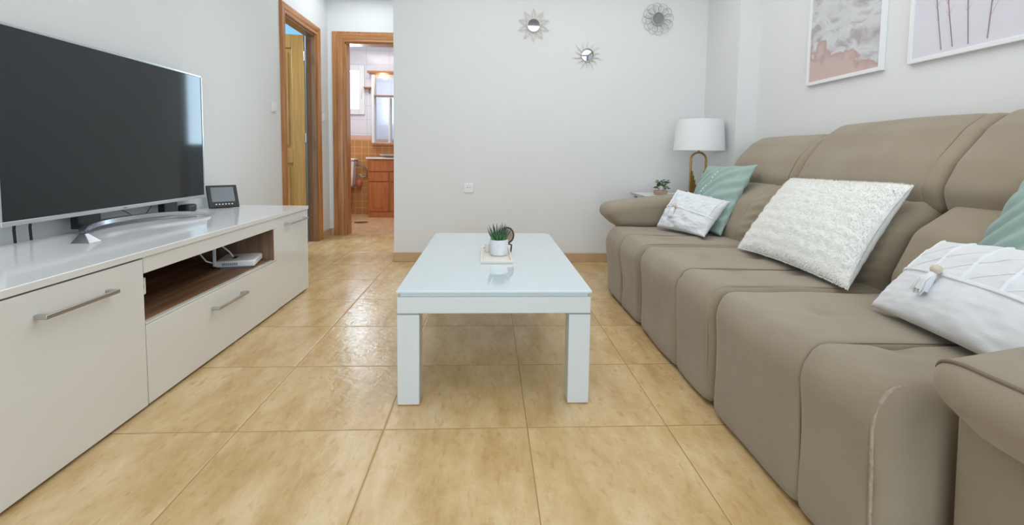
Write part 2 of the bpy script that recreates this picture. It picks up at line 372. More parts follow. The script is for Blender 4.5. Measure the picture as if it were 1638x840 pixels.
wn = struct('window_3', MB().box(WX0-.03, BY-.03, WZ0-.03, WX0+.05, BY+.05, WZ1+.03).box(WX1-.05, BY-.03, WZ0-.03, WX1+.03, BY+.05, WZ1+.03)
    .box(WX0+.05, BY-.03, WZ0-.03, WX1-.05, BY+.05, WZ0+.05).box(WX0+.05, BY-.03, WZ1-.05, WX1-.05, BY+.05, WZ1+.03), M['whitepl'], bevel=.006)
mk('pane', MB().box(WX0+.05, BY+.01, WZ0+.05, WX1-.05, BY+.016, WZ1-.05), M['glass'], wn)
mk('window_handle', MB().tube([(WX1-.01, BY-.035, 1.70), (WX1-.01, BY-.055, 1.74), (WX1-.01, BY-.055, 1.84)], .009), M['whitepl'], wn)

# ---- door casings (profiled oak)
def casing_strip(mb, p0, p1, inw, out, w=.088, t=.022):
    """moulded board from p0 to p1 (inner edge), inw = direction away from opening, out = off the wall"""
    p0, p1, i, o = Vector(p0), Vector(p1), Vector(inw), Vector(out)
    prof = [(0, 0), (0, t*.55), (w*.12, t*.8), (w*.3, t*.62), (w*.42, t*.85), (w*.62, t), (w*.88, t*1.1), (w, t*.8), (w, 0)]
    n = len(prof); d = (p1-p0).normalized()
    vs = []
    for P, sgn in ((p0, getattr(casing_strip, 'm0', 0)), (p1, getattr(casing_strip, 'm1', 0))):
        for a, b in prof: vs.append(P+i*a+o*b+d*a*sgn)
    mb.add(vs, [tuple(range(n))[::-1], tuple(range(n, 2*n))]+[(k, (k+1) % n, n+(k+1) % n, n+k) for k in range(n)])
def casing(mb, a, b, inw, out, m0, m1):
    casing_strip.m0, casing_strip.m1 = m0, m1; casing_strip(mb, a, b, inw, out)
d1 = MB()
casing(d1, (XL, DY0+.012, 0), (XL, DY0+.012, DZ-.012), (0, -1, 0), (1, 0, 0), 0, 1)
casing(d1, (XL, DY1-.012, 0), (XL, DY1-.012, DZ-.012), (0, 1, 0), (1, 0, 0), 0, 1)
door1 = struct('door_1', d1, M['oak'], angle=20)
h = MB(); casing(h, (XL, DY0+.012, DZ-.012), (XL, DY1-.012, DZ-.012), (0, 0, 1), (1, 0, 0), -1, 1)
mk('door_head', h, M['oaky'], door1, angle=20)
mk('jamb', MB().box(XLo-.01, DY0, 0, XL, DY0+.03, DZ).box(XLo-.01, DY1-.03, 0, XL, DY1, DZ).box(XLo-.01, DY0, DZ-.03, XL, DY1, DZ)
   .box(XLo+.04, DY1-.042, 0, XLo+.09, DY1-.03, DZ), M['jambdark'], door1, bevel=.002)
# open door leaf, hinged on the far jamb, swung into the bedroom
hx, hy = XLo-.010, 4.84; ang = math.radians(188); dl = .70
ux = Vector((math.cos(ang), math.sin(ang), 0)); uy = Vector((-ux.y, ux.x, 0))*-1
if uy.y > 0: uy = -uy
lf = MB(); c0 = Vector((hx, hy, 0))
def leafbox(a0, a1, z0, z1, t0, t1): lf.obox(c0+ux*((a0+a1)/2)+uy*((t0+t1)/2)+Vector((0, 0, (z0+z1)/2)), ux*((a1-a0)/2), uy*((t1-t0)/2), (0, 0, (z1-z0)/2))
LZ = 2.055
leafbox(0, dl, .01, LZ, -.018, .006)
for a0, a1, z0, z1 in ((0, .115, .01, LZ), (dl-.115, dl, .01, LZ), (.115, dl-.115, .01, .18), (.115, dl-.115, .80, .93), (.115, dl-.115, LZ-.13, LZ)): leafbox(a0, a1, z0, z1, .006, .024)
for z0, z1 in ((.22, .76), (.97, LZ-.17)): leafbox(.150, dl-.150, z0, z1, .006, .016)
mk('door_leaf', lf, M['leafdoor'], door1, bevel=.004)
hg = MB()
for z in (.25, 1.05, 1.85): hg.tube([(hx+.012, hy-.03, z-.045), (hx+.012, hy-.03, z+.045)], .007)
mk('hinge', hg, M['steel'], door1)
d2 = MB()
casing(d2, (BX0+.012, YD, 0), (BX0+.012, YD, BZ-.012), (-1, 0, 0), (0, -1, 0), 0, 1)
casing(d2, (BX1-.012, YD, 0), (BX1-.012, YD, BZ-.012), (1, 0, 0), (0, -1, 0), 0, 1)
# wider board as in the photograph
door2 = struct('door_2', d2, M['oak'], angle=20)
h = MB(); casing(h, (BX0+.012, YD, BZ-.012), (BX1-.012, YD, BZ-.012), (0, 0, 1), (0, -1, 0), -1, 1)
mk('door_head', h, M['oakx'], door2, angle=20)
mk('outer_moulding', MB().box(BX0-.122, YD-.016, 0, BX0-.074, YD, BZ+.10).box(BX0-.074, YD-.016, BZ+.074, BX1+.074, YD, BZ+.10).box(BX1+.074, YD-.016, 0, BX1+.122, YD, BZ+.10), M['oak'], door2, bevel=.004)
mk('jamb', MB().box(BX0, YD, 0, BX0+.025, YDo+.01, BZ).box(BX1-.025, YD, 0, BX1, YDo+.01, BZ).box(BX0, YD, BZ-.025, BX1, YDo+.01, BZ), M['oak'], door2, bevel=.002)

# ------------------------------------------------------------------ TV cabinet
CX, CB = -1.185, XL+.004; CZ = .557; CY0, CY1 = 1.08, 3.135; YA, YM = 1.660, 2.684
cab = thing('media_cabinet', 'long low white gloss media cabinet under the television along the left wall', 'cabinet', (-1.46, 2.1, 0))
mk('top_panel', MB().box(CB, CY0, CZ-.020, CX+.004, CY1, CZ), M['glosstop'], cab, bevel=.0025)
bd = MB().box(CB, CY0, .035, CX-.02, CY0+.016, CZ-.02).box(CB, CY1-.016, .012, CX-.001, CY1, CZ-.02)
bd.box(CB, CY0, .02, CX-.02, CY1, .036).box(CB, CY0, .02, CB+.01, CY1, CZ-.02)
mk('top_edge', MB().box(CX+.004, CY0, CZ-.021, CX+.006, CY1, CZ-.001), M['gloss'], cab, bevel=.0008)
mk('carcass', bd, M['gloss'], cab, bevel=.0015)
mk('plinth', MB().box(CB, CY0+.01, 0, CX-.03, CY1-.02, .03), M['gap'], cab)  # dark colour stands in for shade below the fronts
mk('front_rail', MB().box(CX-.018, YA+.002, .478, CX, YM-.002, CZ-.021), M['gloss'], cab, bevel=.0015)
mk('side_stile', MB().box(CX-.30, YM-.034, .304, CX-.001, YM-.003, .478), M['gloss'], cab, bevel=.0015)
mk('bottom_rail', MB().box(CX-.02, YA+.002, .298, CX-.0, YM-.003, .305), M['gloss'], cab, bevel=.001)
wl = MB()
wl.box(CB+.01, YA-.016, .30, CX-.019, YM-.03, .306)                       # shelf floor
wl.box(CB+.01, YA-.016, .306, CX-.019, YA, .50).box(CB+.01, YM-.036, .306, CX-.31, YM-.030, .50)
wl.box(CB+.01, YA, .306, CB+.016, YM-.036, .50).box(CB+.01, YA-.016, .494, CX-.019, YM-.03, .50)
mk('shelf_niche', wl, M['walnut'], cab, bevel=.001)
mk('niche_end_panel', MB().box(CX-.31, YM-.042, .306, CX-.002, YM-.034, .478), M['walnutx'], cab, bevel=.001)
def handle(parent, y0, y1, z, x):
    hb = MB().box(x+.026, y0, z-.006, x+.034, y1, z+.006)
    for y in (y0, y1-.016): hb.box(x-.001, y, z-.006, x+.028, y+.016, z+.006)
    mk('handle', hb, M['steel'], parent, bevel=.0015)
def front(name, y0, y1, z0, z1, x, hy0, hy1, hz):
    p = mk(name, MB().box(x-.018, y0, z0, x, y1, z1), M['gloss'], cab, bevel=.0022)
    handle(p, hy0, hy1, hz, x)
front('door', CY0+.002, YA-.003, .012, .530, CX+.002, 1.262, 1.510, .462)
front('drawer', YA+.003, YM-.003, .012, .296, CX, 2.045, 2.300, .226)
front('door', YM+.003, CY1-.018, .012, .533, CX-.004, 2.790, 3.075, .486)

# television
TXF = -1.650
tv = thing('television', 'large flat television with silver frame on a curved silver stand atop the white cabinet', 'television', (-1.66, 2.24, CZ))
ty0, ty1, tz0, tz1 = 1.665, 2.822, .634, 1.330
mk('screen', MB().box(TXF-.012, ty0+.008, tz0+.016, TXF-.001, ty1-.008, tz1-.010), M['screen'], tv)
fr = MB().box(TXF-.03, ty0, tz1-.010, TXF+.002, ty1, tz1).box(TXF-.03, ty0, tz0, TXF+.002, ty0+.008, tz1).box(TXF-.03, ty1-.008, tz0, TXF+.002, ty1, tz1)
mk('frame', fr, M['silver'], tv, bevel=.0015)
mk('lower_bezel', MB().box(TXF-.03, ty0, tz0, TXF+.005, ty1, tz0+.017), M['silver'], tv, bevel=.002)
mk('back_housing', MB().box(TXF-.05, ty0+.06, tz0+.03, TXF-.012, ty1-.06, tz1-.08), M['black'], tv, bevel=.01)
mk('logo', MB().box(TXF+.005, 2.20, tz0+.005, TXF+.0056, 2.222, tz0+.011), M['metalstrip'], tv)
# crescent stand: band swept along an arc in plan
yc = 2.205; pts = []
for k in range(41):
    t = -1+2*k/40
    pts.append((t, -1.69+.185*abs(t)**2.2, yc+.385*t))
vs = []; fs = []
for (t, x, y) in pts:
    lift = .018*(1-abs(t)**6); hgt = .017+.004*(1-abs(t))
    d = .020
    for dx, dz in ((d, lift), (d*.7, lift+hgt), (-d*.7, lift+hgt), (-d, lift)): vs.append((x+dx+(.0), y, CZ+.002+dz))
for i in range(40):
    for k in range(4): a = i*4+k; b = i*4+(k+1) % 4; fs.append((a, b, b+4, a+4))
fs += [(3, 2, 1, 0), tuple(range(160, 164))]
st = MB().add(vs, fs)
for s_ in (-1,):
    yy = yc+.390*s_
    st.add([(-1.53, yy-.03, CZ), (-1.46, yy-.03, CZ), (-1.46, yy+.03, CZ), (-1.53, yy+.03, CZ), (-1.515, yy-.008, CZ+.034), (-1.495, yy-.008, CZ+.034), (-1.495, yy+.008, CZ+.034), (-1.515, yy+.008, CZ+.034)],
        [(3,2,1,0),(4,5,6,7),(0,1,5,4),(1,2,6,5),(2,3,7,6),(3,0,4,7)])
mk('stand', st, M['chrome'], tv, bevel=.002, angle=30)
for na, nb in ((1.99, 2.10), (2.50, 2.60)): mk('neck', MB().box(-1.70, na, CZ+.02, -1.665, nb, tz0+.04), M['black'], tv, bevel=.003)
for y in (1.83, 1.77):
    o = mk('power_cable', MB().tube([(-1.71, y+.01, .66), (-1.712, y+.005, .61), (-1.705, y, CZ+.004)], .0045), M['black']); tag(o, 'thin black cable hanging behind the left end of the television, '+('right one of the pair' if y > 1.8 else 'left one of the pair'), 'cable', 'cables behind the television')
o = mk('wire', MB().tube([(-1.728, 2.28, .63), (-1.727, 2.34, .60), (-1.728, 2.40, CZ+.01), (-1.725, 2.46, .59), (-1.728, 2.50, .625)], .0025), M['greypl']); tag(o, 'thin grey wire zigzagging on the wall under the television centre', 'cable')
o = mk('black_adapter', MB().box(-1.733, 2.70, CZ+.001, -1.675, 2.79, CZ+.045), M['black'], bevel=.012, seg=3); tag(o, 'small black adapter box under the right end of the television', 'adapter')

# digital display by the wall
ds = thing('digital_clock', 'small black tilted digital display standing right of the television on the cabinet', 'clock', (-1.69, 3.05, CZ))
cc = Vector((-1.640, 2.985, CZ+.0690)); a = math.radians(42); wx = Vector((math.cos(a), math.sin(a), 0)); nn = Vector((math.sin(a), -math.cos(a), 0)); tl = math.radians(27)
hz = Vector((0, 0, 1))*math.cos(tl)-nn*math.sin(tl); nf = nn*math.cos(tl)+Vector((0, 0, 1))*math.sin(tl)
mk('case', MB().obox(cc, wx*.083, hz*.074, nf*.007), M['black'], ds, bevel=.004)
mk('display', MB().obox(cc+hz*.010+nf*.0075, wx*.062, hz*.048, nf*.0008), M['greypl'], ds)
bt = MB()
for k in range(6): bt.obox(cc-hz*.054+wx*(-.042+.017*k)+nf*.0075, wx*.004, hz*.003, nf*.0008)
mk('buttons', bt, M['whitepl'], ds)
mk('rear_stand', MB().prism([cc-nf*.007+hz*.02-wx*.05, cc-nf*.007-hz*.070-wx*.05, Vector((cc.x, cc.y, CZ+.001))-nn*.062-wx*.05], wx*.10), M['black'], ds)
o = mk('silver_remote', MB().tube([(-1.37, 1.19, CZ+.012), (-1.352, 1.30, CZ+.012), (-1.350, 1.315, CZ+.012)], [.011, .011, .008], 14), M['chrome']); tag(o, 'small silver tube on the near left end of the cabinet top', 'remote')

# router and power strip in the niche
rt_ = thing('internet_router', 'white flat router with an upright antenna in the open cabinet shelf', 'router', (-1.33, 2.50, .306))
a = math.radians(14); ax = Vector((math.cos(a), math.sin(a), 0)); ay = Vector((-math.sin(a), math.cos(a), 0)); rc = Vector((-1.315, 2.540, .306))
mk('case', MB().obox(rc+Vector((0, 0, .024)), ax*.090, ay*.100, (0, 0, .016)), M['whitepl'], rt_, bevel=.007, seg=3)
mk('feet', MB().obox(rc+Vector((0, 0, .005)), ax*.07, ay*.09, (0, 0, .005)), M['greypl'], rt_)
mk('slot', MB().obox(rc+ax*-.02+ay*-.01+Vector((0, 0, .0395)), ax*.010, ay*.03, (0, 0, .0008)), M['black'], rt_)
vt = MB()
for k in range(8): vt.obox(rc-ay*.1005+ax*(-.055+.009*k)+Vector((0, 0, .024)), ax*.0028, ay*.0008, (0, 0, .006))
mk('vents', vt, M['metalstrip'], rt_)
mk('antenna', MB().obox(rc-ay*.098-ax*.092+Vector((0, 0, .085)), ax*.007, ay*.006, (0, 0, .070)), M['whitepl'], rt_, bevel=.003)
o = mk('router_cable', MB().tube([rc-ax*.13-ay*.11+Vector((0, 0, .16)), rc-ax*.15-ay*.14+Vector((0, 0, .10)), rc-ax*.12-ay*.13+Vector((0, 0, .05)), rc-ax*.10-ay*.09+Vector((0, 0, .03))], .004), M['whitepl']); tag(o, 'white cable looping down left of the router antenna', 'cable')
o = mk('router_cable', MB().tube([rc-ax*.12-ay*.06+Vector((0, 0, .17)), rc-ax*.09-ay*.03+Vector((0, 0, .12)), rc-ax*.05+Vector((0, 0, .07)), rc-ax*.03+Vector((0, 0, .041))], .004), M['whitepl']); tag(o, 'white cable running down onto the top of the router', 'cable')
ps = thing('socket_block', 'small white socket block at the left end of the open cabinet shelf', 'socket', (-1.25, 1.68, .388))
mk('block', MB().box(-1.285, YA+.002, .388, -1.222, YA+.064, .450), M['whitepl'], ps, bevel=.004)
mk('socket_face', MB().lathe([(.014, 0), (.014, .0015), (.010, .0015), (.009, .0004)], (-1.222, YA+.036, .419), (1, 0, 0), 20), M['greypl'], ps)

# ------------------------------------------------------------------ coffee table
tb = thing('coffee_table', 'low white coffee table with a glossy white glass top and square legs', 'table', (.025, 2.27, 0))
x0, x1, y0, y1 = -.322, .372, 1.648, 2.90
def roundrect(x0, x1, y0, y1, r, z, n=8):
    P = []
    for cx_, cy_, a0 in ((x1-r, y0+r, -90), (x1-r, y1-r, 0), (x0+r, y1-r, 90), (x0+r, y0+r, 180)):
        for k in range(n+1): a = math.radians(a0+90*k/n); P.append((cx_+r*math.cos(a), cy_+r*math.sin(a), z))
    return P
def rrnear(x0, x1, y0, y1, rn, rf, z, n=8):
    P = []
    for cx_, cy_, r, a0 in ((x1-rn, y0+rn, rn, -90), (x1-rf, y1-rf, rf, 0), (x0+rf, y1-rf, rf, 90), (x0+rn, y0+rn, rn, 180)):
        for k in range(n+1): a = math.radians(a0+90*k/n); P.append((cx_+r*math.cos(a), cy_+r*math.sin(a), z))
    return P
gt = mk('glass_top', MB().prism(rrnear(x0-.002, x1+.002, y0-.004, y1, .006, .045, .412), (0, 0, .009)), M['tableglass'], tb, bevel=.002)
mk('apron', MB().box(x0+.002, y0, .338, x1-.002, y1-.01, .398), M['tablewhite'], tb, bevel=.003)
mk('top_spacer', MB().box(x0+.012, y0+.012, .398, x1-.012, y1-.02, .4125), M['tablewhite'], tb)
for sx in (0, 1):
    for sy in (0, 1):
        lx = x0+.002 if sx == 0 else x1-.002-.078; ly = y0+.002 if sy == 0 else y1-.012-.078
        lg = mk('leg', MB().box(lx, ly, .004, lx+.078, ly+.078, .333), M['tablewhite'], tb, bevel=.002)
        mk('metal_strip', MB().box(lx+.001, ly+.001, .333, lx+.077, ly+.077, .338), M['metalstrip'], lg)
        mk('foot_pad', MB().box(lx+.004, ly+.004, 0, lx+.074, ly+.074, .005), M['oak'], lg)
TT = .4212
# tray with plant
ty = thing('rectangular_tray', 'small cream rectangular tray holding the potted aloe on the coffee table', 'tray', (.037, 2.23, TT))
tr = MB().box(-.034, 2.062, TT, .108, 2.400, TT+.004)
for b in ((-.034, 2.062, .108, 2.070), (-.034, 2.392, .108, 2.400), (-.034, 2.070, -.026, 2.392), (.100, 2.070, .108, 2.392)): tr.box(b[0], b[1], TT+.004, b[2], b[3], TT+.014)
mk('dish', tr, M['cream'], ty, bevel=.003)
pl = thing('potted_aloe', 'small green spiky aloe in a mottled white pot on the tray', 'plant', (.050, 2.235, TT+.004))
pc = (.050, 2.235, TT+.0045)
mk('pot', MB().lathe([(.036, 0), (.042, .006), (.0445, .03), (.0445, .074), (.041, .076), (.040, .066), (.0, .066)], pc, seg=36, cap=False), M['potwhite'], pl)
mk('soil', MB().lathe([(.0405, 0), (.03, .003), (.001, .004)], (pc[0], pc[1], pc[2]+.062), seg=24), M['soil'], pl)
al = MB(); rnd = random.Random(3)
for k in range(34):
    az = k*2.399+rnd.uniform(-.2, .2); tilt = .10+1.12*(k/34)**.9; L = rnd.uniform(.070, .098)*(1-.12*(k/34))
    basep = Vector((pc[0]+.008*math.cos(az), pc[1]+.008*math.sin(az), pc[2]+.062)); P = []; R = []
    for j in range(7):
        t = j/6; th = tilt*(1-.35*t)
        P.append(basep+Vector((math.cos(az)*math.sin(th), math.sin(az)*math.sin(th), math.cos(th)))*L*t); R.append(max(.0006, .0062*(1-t**1.6)*(0.7+.5*min(1, t*3))))
    al.tube(P[:5], R[:5], 6, mi=0); al.tube(P[4:], R[4:], 6, mi=1)
mk('leaves', al, [M['leaf'], M['leafdark']], pl)
og = thing('stone_ornament', 'upright brown stone slice with dark rim behind the aloe pot', 'ornament', (.093, 2.30, TT+.004))
mk('stone', MB().lathe([(.001, -.004), (.030, -.004), (.032, 0), (.030, .004), (.001, .004)], (.088, 2.302, TT+.087), (-.35, -1, .1), seg=28), M['stone'], og)
op = []
for k in range(20): a = -2.2+k*.27; op.append((.090+.033*math.sin(a+.6)*1.0, 2.304, TT+.087+.038*math.cos(a+.6)))
op += [(.114, 2.300, TT+.04), (.110, 2.298, TT+.0055)]
mk('rim', MB().tube(op, .0045, 8), M['stonerim'], og)
o = mk('candle_holder', MB().lathe([(.014, 0), (.016, .004), (.016, .040), (.013, .040), (.012, .034), (.001, .034)], (-.003, 2.30, TT+.0045), seg=24), M['cream']); tag(o, 'tiny beige cup left of the aloe pot on the tray', 'cup')

# ------------------------------------------------------------------ sofa
def rpoly(C, n_arc=6, N_=84):
    P = []; n = len(C)
    for i in range(n):
        p = Vector(C[i][:2]); a = Vector(C[i-1][:2]); b = Vector(C[(i+1) % n][:2]); r = C[i][2]
        da = (a-p); db = (b-p); la, lb = da.length, db.length; da /= la; db /= lb
        half = da.angle(db)/2; t = min(r/math.tan(half) if half > 1e-3 else 0, la*.48, lb*.48)
        q0 = p+da*t; q1 = p+db*t
        for k in range(n_arc+1): s = k/n_arc; P.append(q0*(1-s)**2+p*2*s*(1-s)+q1*s*s)
    # uniform resample
    d = [0]
    for i in range(len(P)): d.append(d[-1]+(P[(i+1) % len(P)]-P[i]).length)
    T = d[-1]; out = []; j = 0
    for k in range(N_):
        s = T*k/N_
        while d[j+1] < s: j += 1
        f = (s-d[j])/max(1e-9, d[j+1]-d[j]); out.append(P[j].lerp(P[(j+1) % len(P)], f))
    A = sum(out[i].x*out[(i+1) % N_].y-out[(i+1) % N_].x*out[i].y for i in range(N_))
    if A < 0: out.reverse()
    return out
def pnormals(P):
    n = len(P); R = []
    for i in range(n):
        t = (P[(i+1) % n]-P[i-1]); R.append(Vector((t.y, -t.x)).normalized())
    for _ in range(3): R = [((R[i-1]+R[i]*2+R[(i+1) % n])).normalized() for i in range(n)]
    return R
def cushion(mb, prof, ya, yb, r=.05, bulge=.01, seams=(), disp=None, step=.02, sd=.006, N_=110):
    """prof in (x,z); swept along y with softly rounded ends; seams = y positions of stitched grooves"""
    P = rpoly(prof, N_=N_); Nn = pnormals(P); ys = set()
    for k in range(9): a = PI/2*k/8; ys.add(round(ya+r*(1-math.sin(a)), 5)); ys.add(round(yb-r*(1-math.sin(a)), 5))
    y = ya+r
    while y < yb-r: ys.add(round(y, 5)); y += step
    for s in seams:
        for q in (-.02, -.012, -.007, -.0035, 0, .0035, .007, .012, .02): ys.add(round(s+q, 5))
    ys = sorted(ys); st = []
    for y in ys:
        e = min(y-ya, yb-y)
        ins = 0 if e >= r else r-math.sqrt(max(0, r*r-(r-e)**2))
        u = (y-ya)/(yb-ya); bl = bulge*(4*u*(1-u))**.5 if 0 < u < 1 else 0
        g = sum(sd*math.exp(-((y-s)/.0045)**2)+sd*.8*math.exp(-((y-s)/.018)**2) for s in seams)
        row = []
        for p, n in zip(P, Nn):
            d = bl-ins-g
            if disp: d += disp(p.x, y, p.y, n)*(1 if e > r*.5 else .4)
            q = p+n*d; row.append((q.x, y, q.y))
        st.append(row)
    vs = [v for row in st for v in row]; fs = []; n = N_
    for i in range(len(st)-1):
        for k in range(n): a = i*n+k; b = i*n+(k+1) % n; fs.append((a, b, b+n, a+n))
    for row_i, rev in ((0, True), (len(st)-1, False)):
        cx_ = sum(v[0] for v in st[row_i])/n; cz_ = sum(v[2] for v in st[row_i])/n
        vs.append((cx_, st[row_i][0][1], cz_)); c = len(vs)-1
        for k in range(n): a, b = row_i*n+k, row_i*n+(k+1) % n; fs.append((c, a, b) if rev else (c, b, a))
    mb.add(vs, fs)
    def along(pt, y0, y1, off=0, k=24):
        i = min(range(N_), key=lambda q: (P[q]-Vector(pt)).length); out = []
        for q in range(k+1):
            y = y0+(y1-y0)*q/k; e = min(y-ya, yb-y); ins = 0 if e >= r else r-math.sqrt(max(0, r*r-(r-e)**2)); u = (y-ya)/(yb-ya)
            d = bulge*(4*u*(1-u))**.5-ins+off+(disp(P[i].x, y, P[i].y, Nn[i])*(1 if e > r*.5 else .4) if disp else 0)
            g = P[i]+Nn[i]*d; out.append((g.x, y, g.y))
        return out
    cushion.along = along
    return P, Nn
def seam_tube(mb, P, Nn, y, off, r=.0035, rng=None):
    pts = [(p.x+n.x*off, y, p.y+n.y*off) for p, n in zip(P, Nn)]
    if rng: pts = [q for q in pts if rng(q)]
    # order starts at a gap
    if rng:
        k = max(range(len(pts)), key=lambda i: (Vector(pts[i])-Vector(pts[i-1])).length); pts = pts[k:]+pts[:k]
    mb.tube(pts, r, 6, closed=not rng)
sofa = thing('sofa', 'long taupe fabric three seat recliner sofa along the right wall', 'sofa', (1.35, 1.95, 0))
def nz(x, y, z, s): return noise.noise(Vector((x*s, y*s, z*s)))
def seatdisp(yc_, half):
    def f(x, y, z, n):
        d = .006*nz(x, y, z, 5)
        if z > .36 and n.y > .4:           # sag and tufts in the seat surface
            u = (y-yc_)/half
            d -= .010*math.exp(-((x-1.10)/.22)**2)*max(0, 1-u*u)
            for (tx, ty_) in ((1.02, .38), (1.02, -.38), (1.25, .38), (1.25, -.38)):
                d -= .016*math.exp(-((x-tx)**2+(y-yc_-ty_*half)**2)/.0018)
        if n.y < .5 and n.x < 0: d += .005*math.sin(z*14+yc_)
        return d
    return f
SEAT = [(.800, .018, .02), (.792, .22, .06), (.786, .36, .08), (.812, .442, .075), (.98, .442, .1), (1.52, .432, .03), (1.55, .10, .02), (1.50, .018, .02)]
seats = [(2.408, 3.105, (2.735, 2.56)), (1.600, 2.402, (1.907, 2.11)), (.862, 1.594, (1.118, 1.40))]
for (ya, yb, sm) in seats:
    m_ = MB(); P, Nn = cushion(m_, SEAT, ya, yb, r=.050, bulge=.008, seams=sm[:1], disp=seatdisp((ya+yb)/2, (yb-ya)/2))
    s_ = mk('seat', m_, M['sofa'], sofa, angle=60)
    pm = MB(); seam_tube(pm, P, Nn, ya+.032, -.0020, .0042, lambda q: q[2] > .04 and q[0] < 1.4)
    mk('piping', pm, M['worn'] if ya < 1 else M['sofa'], s_)
    pm = MB(); seam_tube(pm, P, Nn, sm[0], -.0035, .0018, lambda q: q[2] > .04 and q[0] < 1.4); mk('stitching', pm, M['piping'], s_)
LOW = [(1.40, .36, .03), (1.395, .50, .10), (1.47, .66, .09), (1.61, .745, .07), (1.82, .745, .05), (1.86, .36, .03)]
def lowdisp(ya):
    def f(x, y, z, n):
        e = y-ya; d = .006*nz(x, y, z, 6)
        if e < .16: d += .006*math.sin(z*135+e*40+nz(x, y, z, 9)*2)*math.exp(-((e-.05)/.06)**2)
        return d
    return f
for (ya, yb) in ((2.415, 3.10), (1.615, 2.395), (.87, 1.585)):
    m_ = MB(); P, Nn = cushion(m_, LOW, ya, yb, r=.07, bulge=.012, disp=lowdisp(ya), seams=(ya+.15,), sd=.004)
    mk('backrest', m_, M['sofa'], sofa, angle=60)
def headprof(dz, dx=0): return [(1.80, .725, .03), (1.640+dx, .712, .045), (1.612+dx, .80, .07), (1.660+dx, .90, .15), (1.755+dx*.5, 1.005+dz*.6, .10), (1.825, 1.045+dz, .06), (1.93, 1.045+dz, .04), (1.945, .74, .03)]
for (ya, yb, dz, dx) in ((2.398, 3.11, -.012, 0), (1.592, 2.408, .028, -.012), (.855, 1.602, .035, -.02)):
    m_ = MB(); P, Nn = cushion(m_, headprof(dz, dx), ya, yb, r=.045, bulge=.012, seams=(ya+.075,), sd=.003, disp=lambda x, y, z, n: .006*nz(x, y, z, 4))
    s_ = mk('headrest', m_, M['sofa'], sofa, angle=60)
    pm = MB(); seam_tube(pm, P, Nn, ya+.075, .001, .0022, lambda q: q[0] < 1.93 and q[2] > .72); mk('stitching', pm, M['piping'], s_)
mk('back_frame', MB().box(1.86, .64, .05, 1.95, 3.28, .93), M['sofa'], sofa, bevel=.02, seg=3)
ARM = [(.905, .02, .02), (.895, .46, .03), (1.88, .46, .03), (1.88, .02, .02)]
PAD = [(.865, .437, .05), (.775, .515, .05), (.795, .578, .045), (.95, .603, .1), (1.25, .640, .15), (1.62, .655, .06), (1.66, .437, .04)]
for (by0, by1, py0, py1, sx) in ((3.12, 3.30, 3.055, 3.325, 1), (.585, .835, .50, .822, 1)):
    ex = 0 if by0 > 3 else -.0
    m_ = MB(); cushion(m_, [(x+ex, z, r) for x, z, r in ARM], by0, by1, r=.025, bulge=.003, disp=lambda x, y, z, n: .004*nz(x, y, z, 5)); mk('armrest_panel', m_, M['sofa'], sofa, angle=60)
    m_ = MB(); P, Nn = cushion(m_, PAD if by0 > 3 else [(x, z-.020, r) for x, z, r in PAD], py0, py1, r=.05 if by0 > 3 else .095, bulge=.004, disp=lambda x, y, z, n: .004*nz(x, y, z, 6))
    s_ = mk('armrest_pad', m_, M['sofa'], sofa, angle=60)
    if by0 < 3: mk('piping', MB().tube(cushion.along((.797, .560), py1-.004, py0+.02, .0005), .0036, 8), M['piping'], s_)
mk('care_tag', MB().box(.855, .858, .135, .895, .8615, .143), M['tag'], sofa)
for (x, y) in ((.98, .75), (.98, 3.2), (1.8, .75), (1.8, 3.2)): mk('foot', MB().lathe([(.022, 0), (.026, .03)], (x, y, 0), seg=16), M['black'], sofa)

# ------------------------------------------------------------------ cushions on the sofa
def pillow_pt(C, T, u, v, pinch=.05):
    """u,v in -1..1; C corners BL,BR,TR,TL; returns mid point, thickness and normal"""
    bl, br, tr_, tl_ = C
    pu = u*(1-pinch*(1-v*v)); pv = v*(1-pinch*(1-u*u))
    a, b = (pu+1)/2, (pv+1)/2
    p = bl*(1-a)*(1-b)+br*a*(1-b)+tr_*a*b+tl_*(1-a)*b
    th = T*(max(0, (1-u**2))*max(0, (1-v**2)))**.42
    return p, th
def pillow(name, C, T, mats, parent, pat=None, n=(64, 48), pinch=.05, backlift=.75):
    C = [Vector(c) for c in C]; nrm = (C[1]-C[0]).cross(C[3]-C[0]).normalized()
    if nrm.x > 0 and nrm.y > -.2: nrm = -nrm
    mb = MB(); nu, nv = n; idx = {}
    def vert(i, j, side):
        u = -1+2*i/nu; v = -1+2*j/nv
        edge = i in (0, nu) or j in (0, nv)
        key = (i, j, 0 if edge else side)
        if key not in idx:
            p, th = pillow_pt(C, T, u, v, pinch); d = th*(1 if side > 0 else -backlift)
            if pat and not edge: d += pat(u, v, side)*min(1, th/T*2.5)*(1 if side > 0 else -1)
            q = p+nrm*d; idx[key] = len(mb.v); mb.v.append(tuple(q))
        return idx[key]
    for side in (1, -1):
        for i in range(nu):
            for j in range(nv):
                f = (vert(i, j, side), vert(i+1, j, side), vert(i+1, j+1, side), vert(i, j+1, side)); mb.f.append(f); mb.m.append(0)
    o = mk(name, mb, mats, parent, angle=80); return o, C, nrm
def center(C): return tuple(sum(c[i] for c in C)/4 for i in range(2))+(min(c[2] for c in C),)

